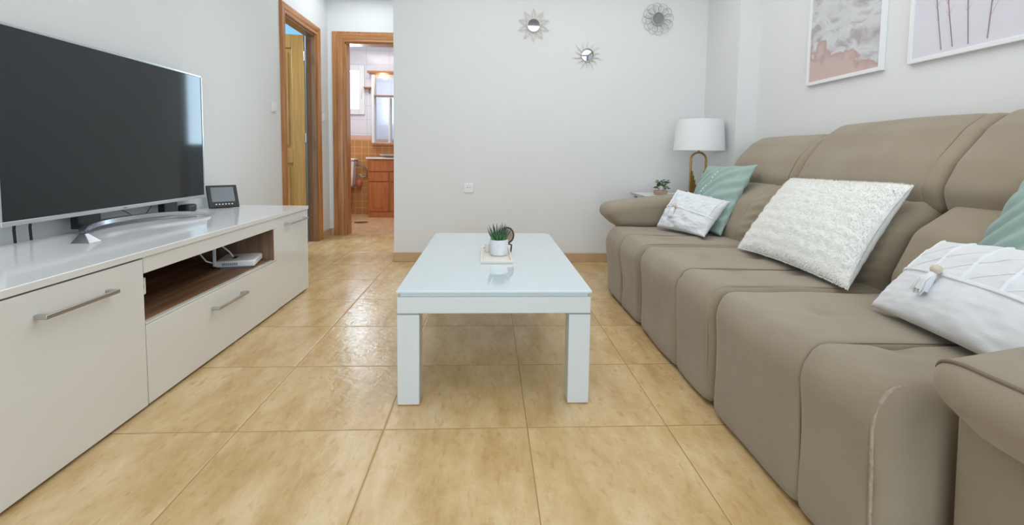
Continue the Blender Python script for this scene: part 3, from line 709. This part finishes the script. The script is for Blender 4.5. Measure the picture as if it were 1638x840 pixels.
# big fluffy cream cushion
C = [(1.262, 2.300, .452), (1.255, 1.560, .450), (1.545, 1.640, .812), (1.545, 2.345, .800)]
fc = thing('fur_cushion', 'large fluffy cream cushion leaning on the middle sofa seat', 'cushion', center(C))
def furpat(u, v, s):
    return .0026*noise.noise(Vector((u*12, v*8, s)))+.001*noise.noise(Vector((u*30, v*22, s+4)))+.0014*math.sin(v*26+2*noise.noise(Vector((u*4, v*4, 0))))
ob, Cv, nrm = pillow('cover', C, .085, M['fur'], fc, furpat, (110, 76), .05)
fb = MB(); rnd = random.Random(11)
for k in range(20000):
    u = rnd.uniform(-1, 1); v = rnd.uniform(-1, 1)
    if k % 7 == 0:
        if rnd.random() < .5: u = rnd.choice((-.995, .995))
        else: v = rnd.choice((-.995, .995))
    p, th = pillow_pt(Cv, .085, u, v, .05); e = furpat(u, v, 1)
    q = p+nrm*(th+e*min(1, th/.085*2.5)-.002)
    du = (Cv[1]-Cv[0]).normalized(); dv = (Cv[3]-Cv[0]).normalized()
    out = du*u*abs(u)**6+dv*v*abs(v)**6
    d = (nrm*.8+out*1.5+dv*(-.55+.3*rnd.random())+du*rnd.uniform(-.5, .5)).normalized(); L = rnd.uniform(.005, .010)
    w = d.cross(nrm+du*.3).normalized()*.0013
    fb.add([q-w, q+w, q+w*.6+d*L*.6+nrm*.001, q+d*L], [(0, 1, 2), (0, 2, 3)])
po = mk('fur_pile', fb, M['fur'], fc, smooth=False); po['kind'] = 'stuff'

# small white cushions with relief cords and tassel
def white_cushion(C, T, label, tu=-.32, tv=.12, band0=.10, band1=.10, cols=5, crumple=.004, nudge=.0, seed=0):
    th_ = thing('tassel_cushion', label, 'cushion', center(C), 'white tassel cushions on the sofa')
    def pat(u, v, s):
        d = crumple*noise.noise(Vector((u*3+seed, v*3, s*2+seed)))*1.6+crumple*.8*noise.noise(Vector((u*5+v*4, v*9-u*3, s+seed)))
        return d
    ob, Cv, nr = pillow('cover', C, T, M['whitecloth'], th_, pat, (80, 60), .035)
    def surf(u, v, off):
        p, t = pillow_pt(Cv, T, u, v, .035); return p+nr*(t+pat(u, v, 1)*min(1, t/T*2.5)+off)
    def line(mb, a, b, r, k=26):
        pts = [surf(a[0]+(b[0]-a[0])*i/k, a[1]+(b[1]-a[1])*i/k, 0) for i in range(k+1)]; mb.tube(pts, r, 6)
    cd = MB()
    bv = lambda u: band0+(band1-band0)*(u+1)/2
    line(cd, (-.97, bv(-.97)), (.97, bv(.97)), .0062)
    for c in range(cols):
        u = -.86+1.72*c/(cols-1); line(cd, (u, bv(u)), (u, .96), .0046, 14)
    for c in range(cols-1):
        ua = -.86+1.72*c/(cols-1); ub = -.86+1.72*(c+1)/(cols-1)
        for (va, vb) in ((bv(ua)+.02, bv(ub)+.42), (bv(ua)+.42, min(.95, bv(ub)+.82))): line(cd, (ua, min(.95, va)), (ub, min(.95, vb)), .0028, 12)
    mk('relief_cords', cd, M['whitecord'], th_)
    b0 = surf(tu, bv(tu), .018)
    bead = mk('bead', MB().sphere(b0, .0135, 18, 12), M['bead'], th_)
    ts = MB(); rnd = random.Random(5+seed); dn = ((Cv[0]-Cv[3]).normalized()*.75+Vector((0, 0, -.45))).normalized(); sd_ = (Cv[1]-Cv[0]).normalized()
    side = -.30
    ts.tube([b0+dn*.006, b0+dn*.018+nr*.002, b0+dn*.040+sd_*side*.008+nr*.002, b0+dn*.066+sd_*side*.018], [.005, .010, .0135, .015], 12)
    for k in range(46):
        a = rnd.uniform(-1, 1); bb = rnd.uniform(-.2, 1); L = rnd.uniform(.064, .080)
        P = [b0+dn*.008, b0+dn*.018+sd_*a*.007+nr*.004*bb, b0+dn*L*.6+sd_*(a*.014+side*.015)+nr*(.014*bb+.004), b0+dn*L+sd_*(a*.019+side*.03)+nr*(.014*bb)]
        ts.tube(P, [.0022, .0026, .0026, .0018], 5)
    mk('tassel', ts, M['whitecord'], th_)
    return th_
white_cushion([(1.075, 2.955, .458), (1.235, 2.625, .448), (1.410, 2.690, .648), (1.225, 3.010, .694)], .060,
    'small white cushion with bead tassel leaning on the green cushion at the far sofa end', tu=-.42, band0=.02, band1=-.12, cols=5, crumple=.007, seed=2)
white_cushion([(1.190, 1.385, .450), (1.085, .840, .462), (1.300, .850, .700), (1.390, 1.375, .652)], .060,
    'white cushion with bead tassel on the nearest sofa seat, cut by the photo edge', tu=-.24, band0=.0, band1=-.12, cols=5, crumple=.003, seed=6)
# sage green cushions
def green_cushion(C, T, label, seed=0, dots=True):
    th_ = thing('pleated_cushion', label, 'cushion', center(C), 'sage green cushions on the sofa')
    def pat(u, v, s):
        w = u*.55+v; return .0085*math.sin(17*(v-.75*u+.35*u*u)+1.5*noise.noise(Vector((u*2+seed, v*2, 0))))+.004*noise.noise(Vector((u*3, v*3, s+seed)))
    ob, Cv, nr = pillow('cover', C, T, M['green'], th_, pat, (90, 90), .06)
    if dots:
        st_ = MB(); sd_ = 0
        for k in range(16):
            t = k/15; pts = []
            for q in (0, .03):
                u = -.62+.36*(t+q*1.0)+.12*(t+q)**2; v = -.75+1.45*(t+q)
                p, tt = pillow_pt(Cv, T, u, min(.9, v), .06); pts.append(p+nr*(tt+pat(u, v, 1)*min(1, tt/T*2.5)+.0015))
            st_.tube(pts, .0032, 6)
        mk('white_stitches', st_, M['whitecord'], th_)
green_cushion([(1.255, 3.035, .455), (1.345, 2.655, .450), (1.575, 2.700, .868), (1.460, 3.090, .850)], .055,
    'sage green pleated cushion behind the small white cushion at the far sofa end', 1)
green_cushion([(1.345, 1.335, .455), (1.330, .90, .455), (1.56, .89, .87), (1.595, 1.325, .860)], .055,
    'sage green cushion behind the nearest white cushion at the right photo edge', 4, dots=False)

# ------------------------------------------------------------------ side table, lamp, plant
sdt = thing('side_table', 'small white side table in the corner behind the far sofa arm', 'table', (1.46, 3.66, 0))
sx0, sx1, sy0, sy1, sz = 1.165, 1.785, 3.42, 3.86, .612
mk('top', MB().prism(roundrect(sx0, sx1, sy0, sy1, .05, sz-.018), (0, 0, .018)), M['tablewhite'], sdt, bevel=.003)
mk('rim', MB().tube([(x, y, sz-.004) for x, y, z in roundrect(sx0, sx1, sy0, sy1, .05, 0)], .005, 8, closed=True), M['steel'], sdt)
for x in (sx0+.04, sx1-.04):
    for y in (sy0+.04, sy1-.04): mk('leg', MB().tube([(x, y, 0), (x, y, sz-.018)], .014, 14), M['steel'], sdt)
mk('lower_shelf', MB().box(sx0+.03, sy0+.03, .20, sx1-.03, sy1-.03, .215), M['tablewhite'], sdt, bevel=.002)
lx, ly = 1.622, 3.60
lp = thing('table_lamp', 'table lamp with white drum shade and gold arch base beside the sofa', 'lamp', (lx, ly, sz))
mk('base', MB().box(lx-.075, ly-.045, sz+.001, lx+.075, ly+.045, sz+.014), M['gold'], lp, bevel=.003)
ar = []; R_ = .060; zt = .945-R_
ar.append((lx-R_, ly, sz+.014))
for k in range(17): a = PI-PI*k/16; ar.append((lx+R_*math.cos(a), ly, zt+R_*math.sin(a)))
ar.append((lx+R_, ly, sz+.014))
mk('arch', MB().tube(ar, .0085, 12), M['gold'], lp)
sp = MB()
for s in (-1, 1):
    for k, (w_, top) in enumerate(((.016, .80), (.027, .765), (.038, .73), (.049, .695))): sp.box(lx+s*(R_-.004), ly-.013+.001*k, sz+.013, lx+s*(R_-w_), ly+.013-.001*k, top)
mk('stepped_side', sp, M['gold'], lp, bevel=.002)
mk('stem', MB().tube([(lx, ly, .950), (lx, ly, 1.02)], .007, 12), M['gold'], lp)
shd = MB().lathe([(.190, 0), (.172, .236)], (lx, ly, .958), seg=56, cap=False); shd.lathe([(.170, .236), (.188, 0)], (lx, ly, .958), seg=56, cap=False)
shd.lathe([(.188, 0), (.190, 0)], (lx, ly, .958), seg=56, cap=False).lathe([(.170, .236), (.172, .236)], (lx, ly, .958), seg=56, cap=False)
mk('lamp_shade', shd, M['shade'], lp, angle=50)
sm_ = MB()
for k in range(3): a = k*2.094; sm_.tube([(lx, ly, 1.17), (lx+.170*math.cos(a), ly+.170*math.sin(a), 1.175)], .002, 6)
sm_.tube([(lx, ly, 1.02), (lx, ly, 1.17)], .004, 8)
mk('shade_holder', sm_, M['steel'], lp)
mk('bulb', MB().sphere((lx, ly, 1.08), .03, 16, 12, sc=(1, 1, 1.25)), M['whitepl'], lp)
pp = thing('potted_plant', 'tiny leafy green plant in a square wooden pot on the corner side table', 'plant', (1.335, 3.60, sz))
mk('pot', MB().box(1.290, 3.565, sz+.001, 1.375, 3.640, sz+.035), M['boxwood'], pp, bevel=.003)
mk('glass_bulb', MB().lathe([(.018, 0), (.026, .012), (.026, .03), (.02, .04)], (1.333, 3.60, sz+.034), seg=20), M['cream'], pp)
lv = MB(); rnd = random.Random(9)
for k in range(60):
    az = rnd.uniform(0, 2*PI); rr = rnd.uniform(.005, .046); zz = rnd.uniform(.05, .112); c = Vector((1.336+rr*math.cos(az), 3.60+rr*math.sin(az), sz+zz))
    lv.tube([(1.334, 3.60, sz+.035), c], .0012, 4)
    d = Vector((math.cos(az), math.sin(az), rnd.uniform(-.5, .5))).normalized(); s_ = Vector((-d.y, d.x, 0)).normalized(); L = rnd.uniform(.024, .036); w_ = L*.42
    up_ = d.cross(s_)*.004
    lv.add([c, c+d*L*.35+s_*w_+up_, c+d*L*.75+s_*w_*.7, c+d*L, c+d*L*.75-s_*w_*.7, c+d*L*.35-s_*w_+up_, c+d*L*.5-up_], [(0, 1, 6), (1, 2, 6), (2, 3, 6), (3, 4, 6), (4, 5, 6), (5, 0, 6)])
mk('foliage', lv, M['leaf2'], pp)
o = mk('dark_ornament', MB().box(1.445, 3.46, sz+.001, 1.49, 3.53, sz+.040), M['black'], bevel=.008, seg=3); tag(o, 'small dark object on the side table just behind the white cushion corner', 'ornament')

# ------------------------------------------------------------------ wall mirrors
def mirror_thing(label, c): return thing('sunburst_mirror', label, 'mirror', c, 'round petal mirrors on the back wall')
def polar(c, r, a, y): return (c[0]+r*math.cos(a), y, c[2]+r*math.sin(a))
YW = YB
c = (.354, YW, 1.972); t = mirror_thing('round mirror with ten pointed leaf petals, leftmost of the three on the back wall', c)
pm = MB()
for k in range(10):
    a = PI/2+k*PI/5
    for (rr, w_) in ((.128, .215), (.112, .13)):
        L_ = []; R2 = []
        for j in range(9):
            q = j/8; r_ = .052+(rr-.052)*q; w2 = w_*(math.sin(PI*min(1, (q*.86+.14)))**.9)*(.09/r_)
            L_.append(polar(c, r_, a+w2, YW-.012)); R2.append(polar(c, r_, a-w2, YW-.012))
        pm.tube(L_+[polar(c, rr+.006, a, YW-.012)]+R2[::-1], .0016, 6)
    pm.sphere(polar(c, .130, a, YW-.012), .0035, 8, 6)
mk('petals', pm, M['palegold'], t)
mk('ring', MB().lathe([(.050, 0), (.056, 0), (.056, .016), (.050, .018), (.048, .012)], (c[0], YW-.002, c[2]), (0, -1, 0), 40, cap=False), M['palegold'], t)
mk('mirror_glass', MB().lathe([(.0500, .004), (.0490, .014)], (c[0], YW-.001, c[2]), (0, -1, -.10), 40), M['mirror'], t)
c = (.806, YW, 1.741); t = mirror_thing('round mirror with thin pale wavy sun rays, lowest of the three on the back wall', c)
pm = MB()
for k in range(14):
    a = PI/2+k*2*PI/14; Rr = .132 if k % 2 == 0 else .112; pts = []
    for sgn in (1, -1):
        col_ = []
        for j in range(9):
            q = j/8; r_ = .050+(Rr-.050)*q; col_.append(polar(c, r_, a+sgn*.15*(1-q)**1.2*(.06/r_)+.10*math.sin(q*5)*q*(.06/r_), YW-.010))
        pts += col_ if sgn == 1 else col_[::-1][1:]
    n = len(pts); pm.prism(pts, (0, .003, 0))
mk('rays', pm, M['silverray'], t)
mk('ring', MB().lathe([(.050, 0), (.056, .002), (.057, .014), (.052, .020), (.048, .014)], (c[0], YW-.002, c[2]), (0, -1, 0), 40, cap=False), M['palegold'], t)
mk('mirror_glass', MB().lathe([(.050, .002), (.0495, .010), (.035, .0135), (.012, .0155), (.001, .016)], (c[0], YW-.001, c[2]), (0, -1, 0), 40), M['mirror'], t)
c = (1.391, YW, 2.051); t = mirror_thing('round mirror with looped wire petals, rightmost of the three on the back wall', c)
pm = MB()
for k in range(12):
    a = PI/2+k*PI/6+.1
    for (rr, w_, y_) in ((.128, .034, .010), (.105, .024, .014)):
        a2 = a+(.13 if rr < .12 else 0); cm = (.050+rr)/2; hl = (rr-.050)/2+.004
        cx_ = Vector(polar(c, cm, a2, YW-y_)); ur = Vector((math.cos(a2), 0, math.sin(a2))); ut = Vector((-math.sin(a2), 0, math.cos(a2)))
        pm.tube([cx_+ur*hl*math.cos(q*PI/9)+ut*w_*math.sin(q*PI/9)*(1+.25*math.cos(q*PI/9)) for q in range(18)], .0015, 6, closed=True)
mk('petals', pm, M['greywire'], t)
mk('ring', MB().lathe([(.048, 0), (.054, 0), (.054, .016), (.049, .018), (.046, .012)], (c[0], YW-.002, c[2]), (0, -1, 0), 40, cap=False), M['greywire'], t)
mk('mirror_glass', MB().lathe([(.0485, .002), (.0475, .010)], (c[0], YW-.001, c[2]), (0, -1, 0), 40), M['mirror'], t)

# ------------------------------------------------------------------ switches and socket
def plate(name, label, cat, c, axis, w_, h_):
    t = thing(name, label, cat, c)
    if axis == 'x': f = lambda a, b, d0, d1: MB().box(c[0]+d0, c[1]-a, c[2]-b, c[0]+d1, c[1]+a, c[2]+b)
    else: f = lambda a, b, d0, d1: MB().box(c[0]-a, c[1]-d1, c[2]-b, c[0]+a, c[1]-d0, c[2]+b)
    mk('plate', f(w_/2, h_/2, 0, .009), M['whitepl'], t, bevel=.003); return t, f
t, f = plate('light_switch', 'white light switch on the left wall beside the near door casing', 'switch', (XL, 3.935, 1.265), 'x', .082, .082)
mk('rocker', f(.026, .028, .009, .013), M['whitepl'], t, bevel=.002)
t, f = plate('light_switch', 'small white light switch on the hall wall between the two wooden door frames', 'switch', (XL, 5.10, 1.275), 'x', .08, .08)
mk('rocker', f(.026, .028, .009, .013), M['whitepl'], t, bevel=.002)
t, f = plate('wall_socket', 'white wall socket low on the back wall behind the coffee table', 'socket', (-.169, YB, .627), 'y', .080, .080)
mk('socket_well', MB().lathe([(.023, .009), (.023, .012), (.019, .012), (.018, .0095)], (-.169, YB, .627), (0, -1, 0), 28), M['whitepl'], t)
mk('pin_holes', MB().lathe([(.003, .0096), (.003, .0105)], (-.179, YB, .627), (0, -1, 0), 10).lathe([(.003, .0096), (.003, .0105)], (-.159, YB, .627), (0, -1, 0), 10), M['black'], t)

# ------------------------------------------------------------------ framed prints on the right wall
def print_beach():
    m, nt, b = newmat('beach_print'); L = nt.links
    tc = N(nt, 'ShaderNodeTexCoord'); sx = N(nt, 'ShaderNodeSeparateXYZ'); L.new(tc.outputs['Object'], sx.inputs[0])
    mp = N(nt, 'ShaderNodeMapping'); mp.inputs['Scale'].default_value = (1, 5, 9); mp.inputs['Rotation'].default_value = (.30, 0, 0); L.new(tc.outputs['Object'], mp.inputs[0])
    n = N(nt, 'ShaderNodeTexNoise'); n.inputs['Scale'].default_value = 1.6; n.inputs['Detail'].default_value = 7; n.inputs['Distortion'].default_value = .7; L.new(mp.outputs[0], n.inputs[0])
    sea = ramp(nt, n.outputs[0], [(0.36, s2l((176, 168, 172))), (0.47, s2l((205, 203, 205))), (0.60, s2l((216, 218, 219))), (0.72, s2l((198, 184, 186)))])
    n2 = N(nt, 'ShaderNodeTexNoise'); n2.inputs['Scale'].default_value = 5; n2.inputs['Detail'].default_value = 5; L.new(tc.outputs['Object'], n2.inputs[0])
    # sand where z + slope*y + noise is small (object origin at the print's base centre, y runs toward the far side)
    def mth(op, a, bb):
        q = N(nt, 'ShaderNodeMath', operation=op)
        for i, v in enumerate((a, bb)):
            if isinstance(v, (int, float)): q.inputs[i].default_value = v
            else: L.new(v, q.inputs[i])
        return q.outputs[0]
    h = mth('ADD', mth('SUBTRACT', sx.outputs[2], mth('MULTIPLY', sx.outputs[1], .42)), mth('MULTIPLY', mth('SUBTRACT', n2.outputs[0], .5), .42))
    f = ramp(nt, mth('MULTIPLY', h, 5), [(0.66, (1, 1, 1)), (0.73, (0, 0, 0))])
    edge = ramp(nt, mth('MULTIPLY', h, 5), [(0.52, (0, 0, 0)), (0.66, (1, 1, 1)), (0.78, (0, 0, 0))])
    sand = N(nt, 'ShaderNodeMix', data_type='RGBA'); L.new(edge, sand.inputs[0]); sand.inputs[6].default_value = (*s2l((208, 182, 176)), 1); sand.inputs[7].default_value = (*s2l((188, 158, 154)), 1)
    mx = N(nt, 'ShaderNodeMix', data_type='RGBA'); L.new(f, mx.inputs[0]); L.new(sea, mx.inputs[6]); L.new(sand.outputs[2], mx.inputs[7])
    L.new(mx.outputs[2], b.inputs['Base Color']); b.inputs['Roughness'].default_value = 0.35
    return m
M['beach'] = print_beach()
M['paper'] = plain('pale_lilac_paper', (222, 218, 226), 0.4, var=0.03, nscale=4)
M['stem'] = plain('printed_stem', (152, 130, 138), 0.6)
M['plume'] = plain('printed_pink_plume', (206, 176, 180), 0.6, var=.1, nscale=30)
M['plume2'] = plain('printed_grey_plume', (188, 184, 190), 0.6, var=.1, nscale=30)
def framed(label, ya, yb, z0, z1):
    t = thing('framed_print', label, 'picture', (XR, (ya+yb)/2, z0)); x = XR; w_ = .020
    fr = MB().box(x-.022, ya, z0, x, ya+w_, z1).box(x-.022, yb-w_, z0, x, yb, z1).box(x-.022, ya+w_, z0, x, yb-w_, z0+w_).box(x-.022, ya+w_, z1-w_, x, yb-w_, z1)
    mk('frame', fr, M['frame'], t, bevel=.002); return t
t = framed('white framed print of a pinkish beach shoreline, left of the two above the sofa', 2.312, 2.878, 1.352, 2.15)
mk('print', MB().box(XR-.014, 2.330, 1.370, XR-.010, 2.860, 2.132), M['beach'], t)
t = framed('white framed print of thin stems and pink plumes, right of the two above the sofa', 1.595, 2.165, 1.350, 2.15)
pr_ = MB().box(XR-.014, 1.613, 1.368, XR-.010, 2.147, 2.132)
rnd = random.Random(4)
for i, (yb_, lean, zb) in enumerate(((2.004, .044, 1.385), (1.954, .044, 1.388), (1.887, .017, 1.384), (1.812, -.023, 1.388))):
    P = [(XR-.0145, yb_+lean*q*2+.004*math.sin(q*4), zb+.62*q) for q in [k/12 for k in range(13)]]
    pr_.tube(P, [.0022]*10+[.0016, .0012, .001], 5, mi=1)
    for k in range(150):
        q = (.33 if i != 1 else .24)+.67*rnd.random() if i != 3 else .20+.8*rnd.random(); j = min(11, int(q*12)); p = P[j]; s = rnd.choice((-1, 1)) if i != 3 else -1
        L = rnd.uniform(.02, .05)*(1 if i != 3 else 2.0); d = Vector((0, s*-.55 if False else s*.45, .9)).normalized()
        a_ = Vector((XR-.0142-rnd.uniform(0, .0004), p[1], p[2]-.02)); b_ = a_+d*L; w_ = Vector((0, .0030, 0))
        pr_.add([a_, a_+w_, b_], [(0, 1, 2)], 2 if i in (1, 3) else 3 if rnd.random() < .5 else 2)
mk('print', pr_, [M['paper'], M['stem'], M['plume'], M['plume2']], t, smooth=False)

# ------------------------------------------------------------------ bathroom things
vx0, vx1, vy = -1.705, -1.08, 6.745; vz = .845
vn = thing('bathroom_vanity', 'reddish wooden vanity cabinet with white basin top seen through the bathroom door', 'cabinet', ((vx0+vx1)/2, 6.9, 0))
mk('carcass', MB().box(vx0, vy, .0, vx1, BY-.004, vz-.02), M['cherry'], vn, bevel=.003)
mk('drawer_front', MB().box(vx0+.012, vy-.018, .655, vx1-.012, vy, .815), M['cherry'], vn, bevel=.006)
for a0, a1 in ((vx0+.012, vx0+.288), (vx0+.312, vx1-.012)):
    d_ = MB().box(a0, vy-.018, .09, a1, vy, .50).box(a0, vy-.018, .515, a1, vy, .635); d_.box(a0+.045, vy-.024, .135, a1-.045, vy-.018, .455)
    mk('door', d_, M['cherry'], vn, bevel=.005)
mk('plinth', MB().box(vx0, vy-.012, 0, vx1, vy, .08), M['cherry'], vn, bevel=.003)
mk('basin_top', MB().box(vx0-.025, vy-.035, vz-.02, vx1, BY-.004, vz+.008), M['porcelain'], vn, bevel=.006)
mk('basin', MB().lathe([(.10, .0), (.20, .035), (.205, .045), (.19, .04), (.10, .01)], (vx0+.34, 6.865, vz+.006), seg=32), M['porcelain'], vn)
mc = thing('mirror_cabinet', 'tall mirrored bathroom cabinet with wooden cornice and lamp above the vanity', 'mirror', (-1.40, 7.0, 1.03))
mx0, mx1 = -1.705, -1.10
mk('backboard', MB().box(mx0, BY-.025, 1.035, mx1, BY-.003, 2.06), M['porcelain'], mc, bevel=.003)
mk('side_column', MB().box(mx0, BY-.11, 1.06, mx0+.035, BY-.025, 2.04).box(mx0+.24, BY-.11, 1.06, mx0+.262, BY-.025, 1.72), M['whitepl'], mc, bevel=.003)
mk('mirror_glass', MB().box(mx0+.04, BY-.032, 1.075, mx1-.02, BY-.026, 2.0), M['mirror'], mc)
mk('lower_shelf', MB().box(mx0-.01, BY-.13, 1.030, mx1, BY-.003, 1.058), M['oakx'], mc, bevel=.004)
mk('shelf', MB().box(mx0+.035, BY-.11, 1.735, mx1, BY-.033, 1.750), M['oakx'], mc, bevel=.002)
mk('cornice', MB().box(mx0-.05, BY-.16, 2.055, mx1, BY-.003, 2.085), M['oakx'], mc, bevel=.006)
lm = bpy.data.materials.new('warm_bulb'); lm.use_nodes = True; bb = lm.node_tree.nodes['Principled BSDF']; bb.inputs['Emission Color'].default_value = (1, .78, .5, 1); bb.inputs['Emission Strength'].default_value = 14
mk('spot_lamp', MB().sphere((-1.545, BY-.12, 2.02), .035, 18, 12, sc=(1.2, 1, .7)), lm, mc)
tl = thing('toilet', 'white toilet with cistern against the tiled bathroom wall, partly behind the door frame', 'toilet', (-2.14, 6.9, 0))
cis = MB(); tx0, tx1 = -2.32, -1.94
cis.add([(tx0+.03, BY-.19, .42), (tx1-.03, BY-.19, .42), (tx1-.03, BY-.004, .42), (tx0+.03, BY-.004, .42), (tx0, BY-.20, .80), (tx1, BY-.20, .80), (tx1, BY-.004, .80), (tx0, BY-.004, .80)], [(3,2,1,0),(4,5,6,7),(0,1,5,4),(1,2,6,5),(2,3,7,6),(3,0,4,7)])
mk('cistern', cis, M['porcelain'], tl, bevel=.02, seg=3)
mk('cistern_lid', MB().box(tx0-.012, BY-.215, .80, tx1+.012, BY-.004, .832), M['porcelain'], tl, bevel=.010, seg=3)
bw = MB()
rings = [(0, .11, .15, -.03), (.10, .10, .14, -.03), (.24, .13, .19, 0), (.36, .175, .235, .02), (.395, .185, .245, .02), (.40, .15, .2, .02)]
vs = []; fs = []
for z, a_, b_, sh in rings:
    for k in range(28): q = 2*PI*k/28; vs.append((-2.13+a_*math.cos(q), BY-.40-sh+b_*math.sin(q), z))
for i in range(len(rings)-1):
    for k in range(28): fs.append((i*28+k, i*28+(k+1) % 28, (i+1)*28+(k+1) % 28, (i+1)*28+k))
fs += [tuple(range(28))[::-1], tuple(range(140, 168))]; bw.add(vs, fs)
mk('bowl', bw, M['porcelain'], tl, angle=60)
st = MB(); vs = []
for z in (.402, .425):
    for k in range(28): q = 2*PI*k/28; vs.append((-2.13+.188*math.cos(q), BY-.42+.248*math.sin(q), z))
st.add(vs, [tuple(range(28))[::-1], tuple(range(28, 56))]+[(k, (k+1) % 28, 28+(k+1) % 28, 28+k) for k in range(28)]); mk('seat_lid', st, M['porcelain'], tl, bevel=.006)
o = mk('water_hose', MB().tube([(-1.936, BY-.10, .735), (-1.90, BY-.05, .735), (-1.84, BY-.03, .715), (-1.80, BY-.03, .65), (-1.82, BY-.03, .57), (-1.87, BY-.03, .555), (-1.90, BY-.03, .60)], .011, 8), M['steel']); tag(o, 'curved metal water hose between toilet cistern and vanity', 'hose')
o = mk('red_sponge_bag', MB().sphere((-1.905, BY-.05, .46), .042, 14, 10, sc=(1, .8, 1.5)), M['redcloth']); tag(o, 'small dusty red hanging item below the hose right of the toilet cistern', 'sponge')
o = mk('bathroom_wall_shelf', MB().box(-1.825, BY-.10, 1.845, -1.72, BY-.003, 1.865).box(-1.765, BY-.02, 1.78, -1.75, BY-.003, 1.845), M['oakx'], bevel=.003); tag(o, 'short wooden wall shelf between the bathroom window and mirror cabinet', 'shelf')
o = mk('floor_drain', MB().prism([(-1.67+.085*math.cos(2*PI*k/24), 6.235+.075*math.sin(2*PI*k/24), .001) for k in range(24)], (0, 0, .004)), M['grate']); tag(o, 'round metal floor drain in the bathroom floor', 'drain')
# added, unseen panel to go with the overhead fill (above the frame)
cl = thing('added_ceiling_panel', 'added unseen flat white ceiling panel above the coffee table', 'lamp', (.1, 1.9, H-.06))
mk('body', MB().box(-.35, 1.45, H-.05, .55, 2.35, H-.002), M['whitepl'], cl, bevel=.01)
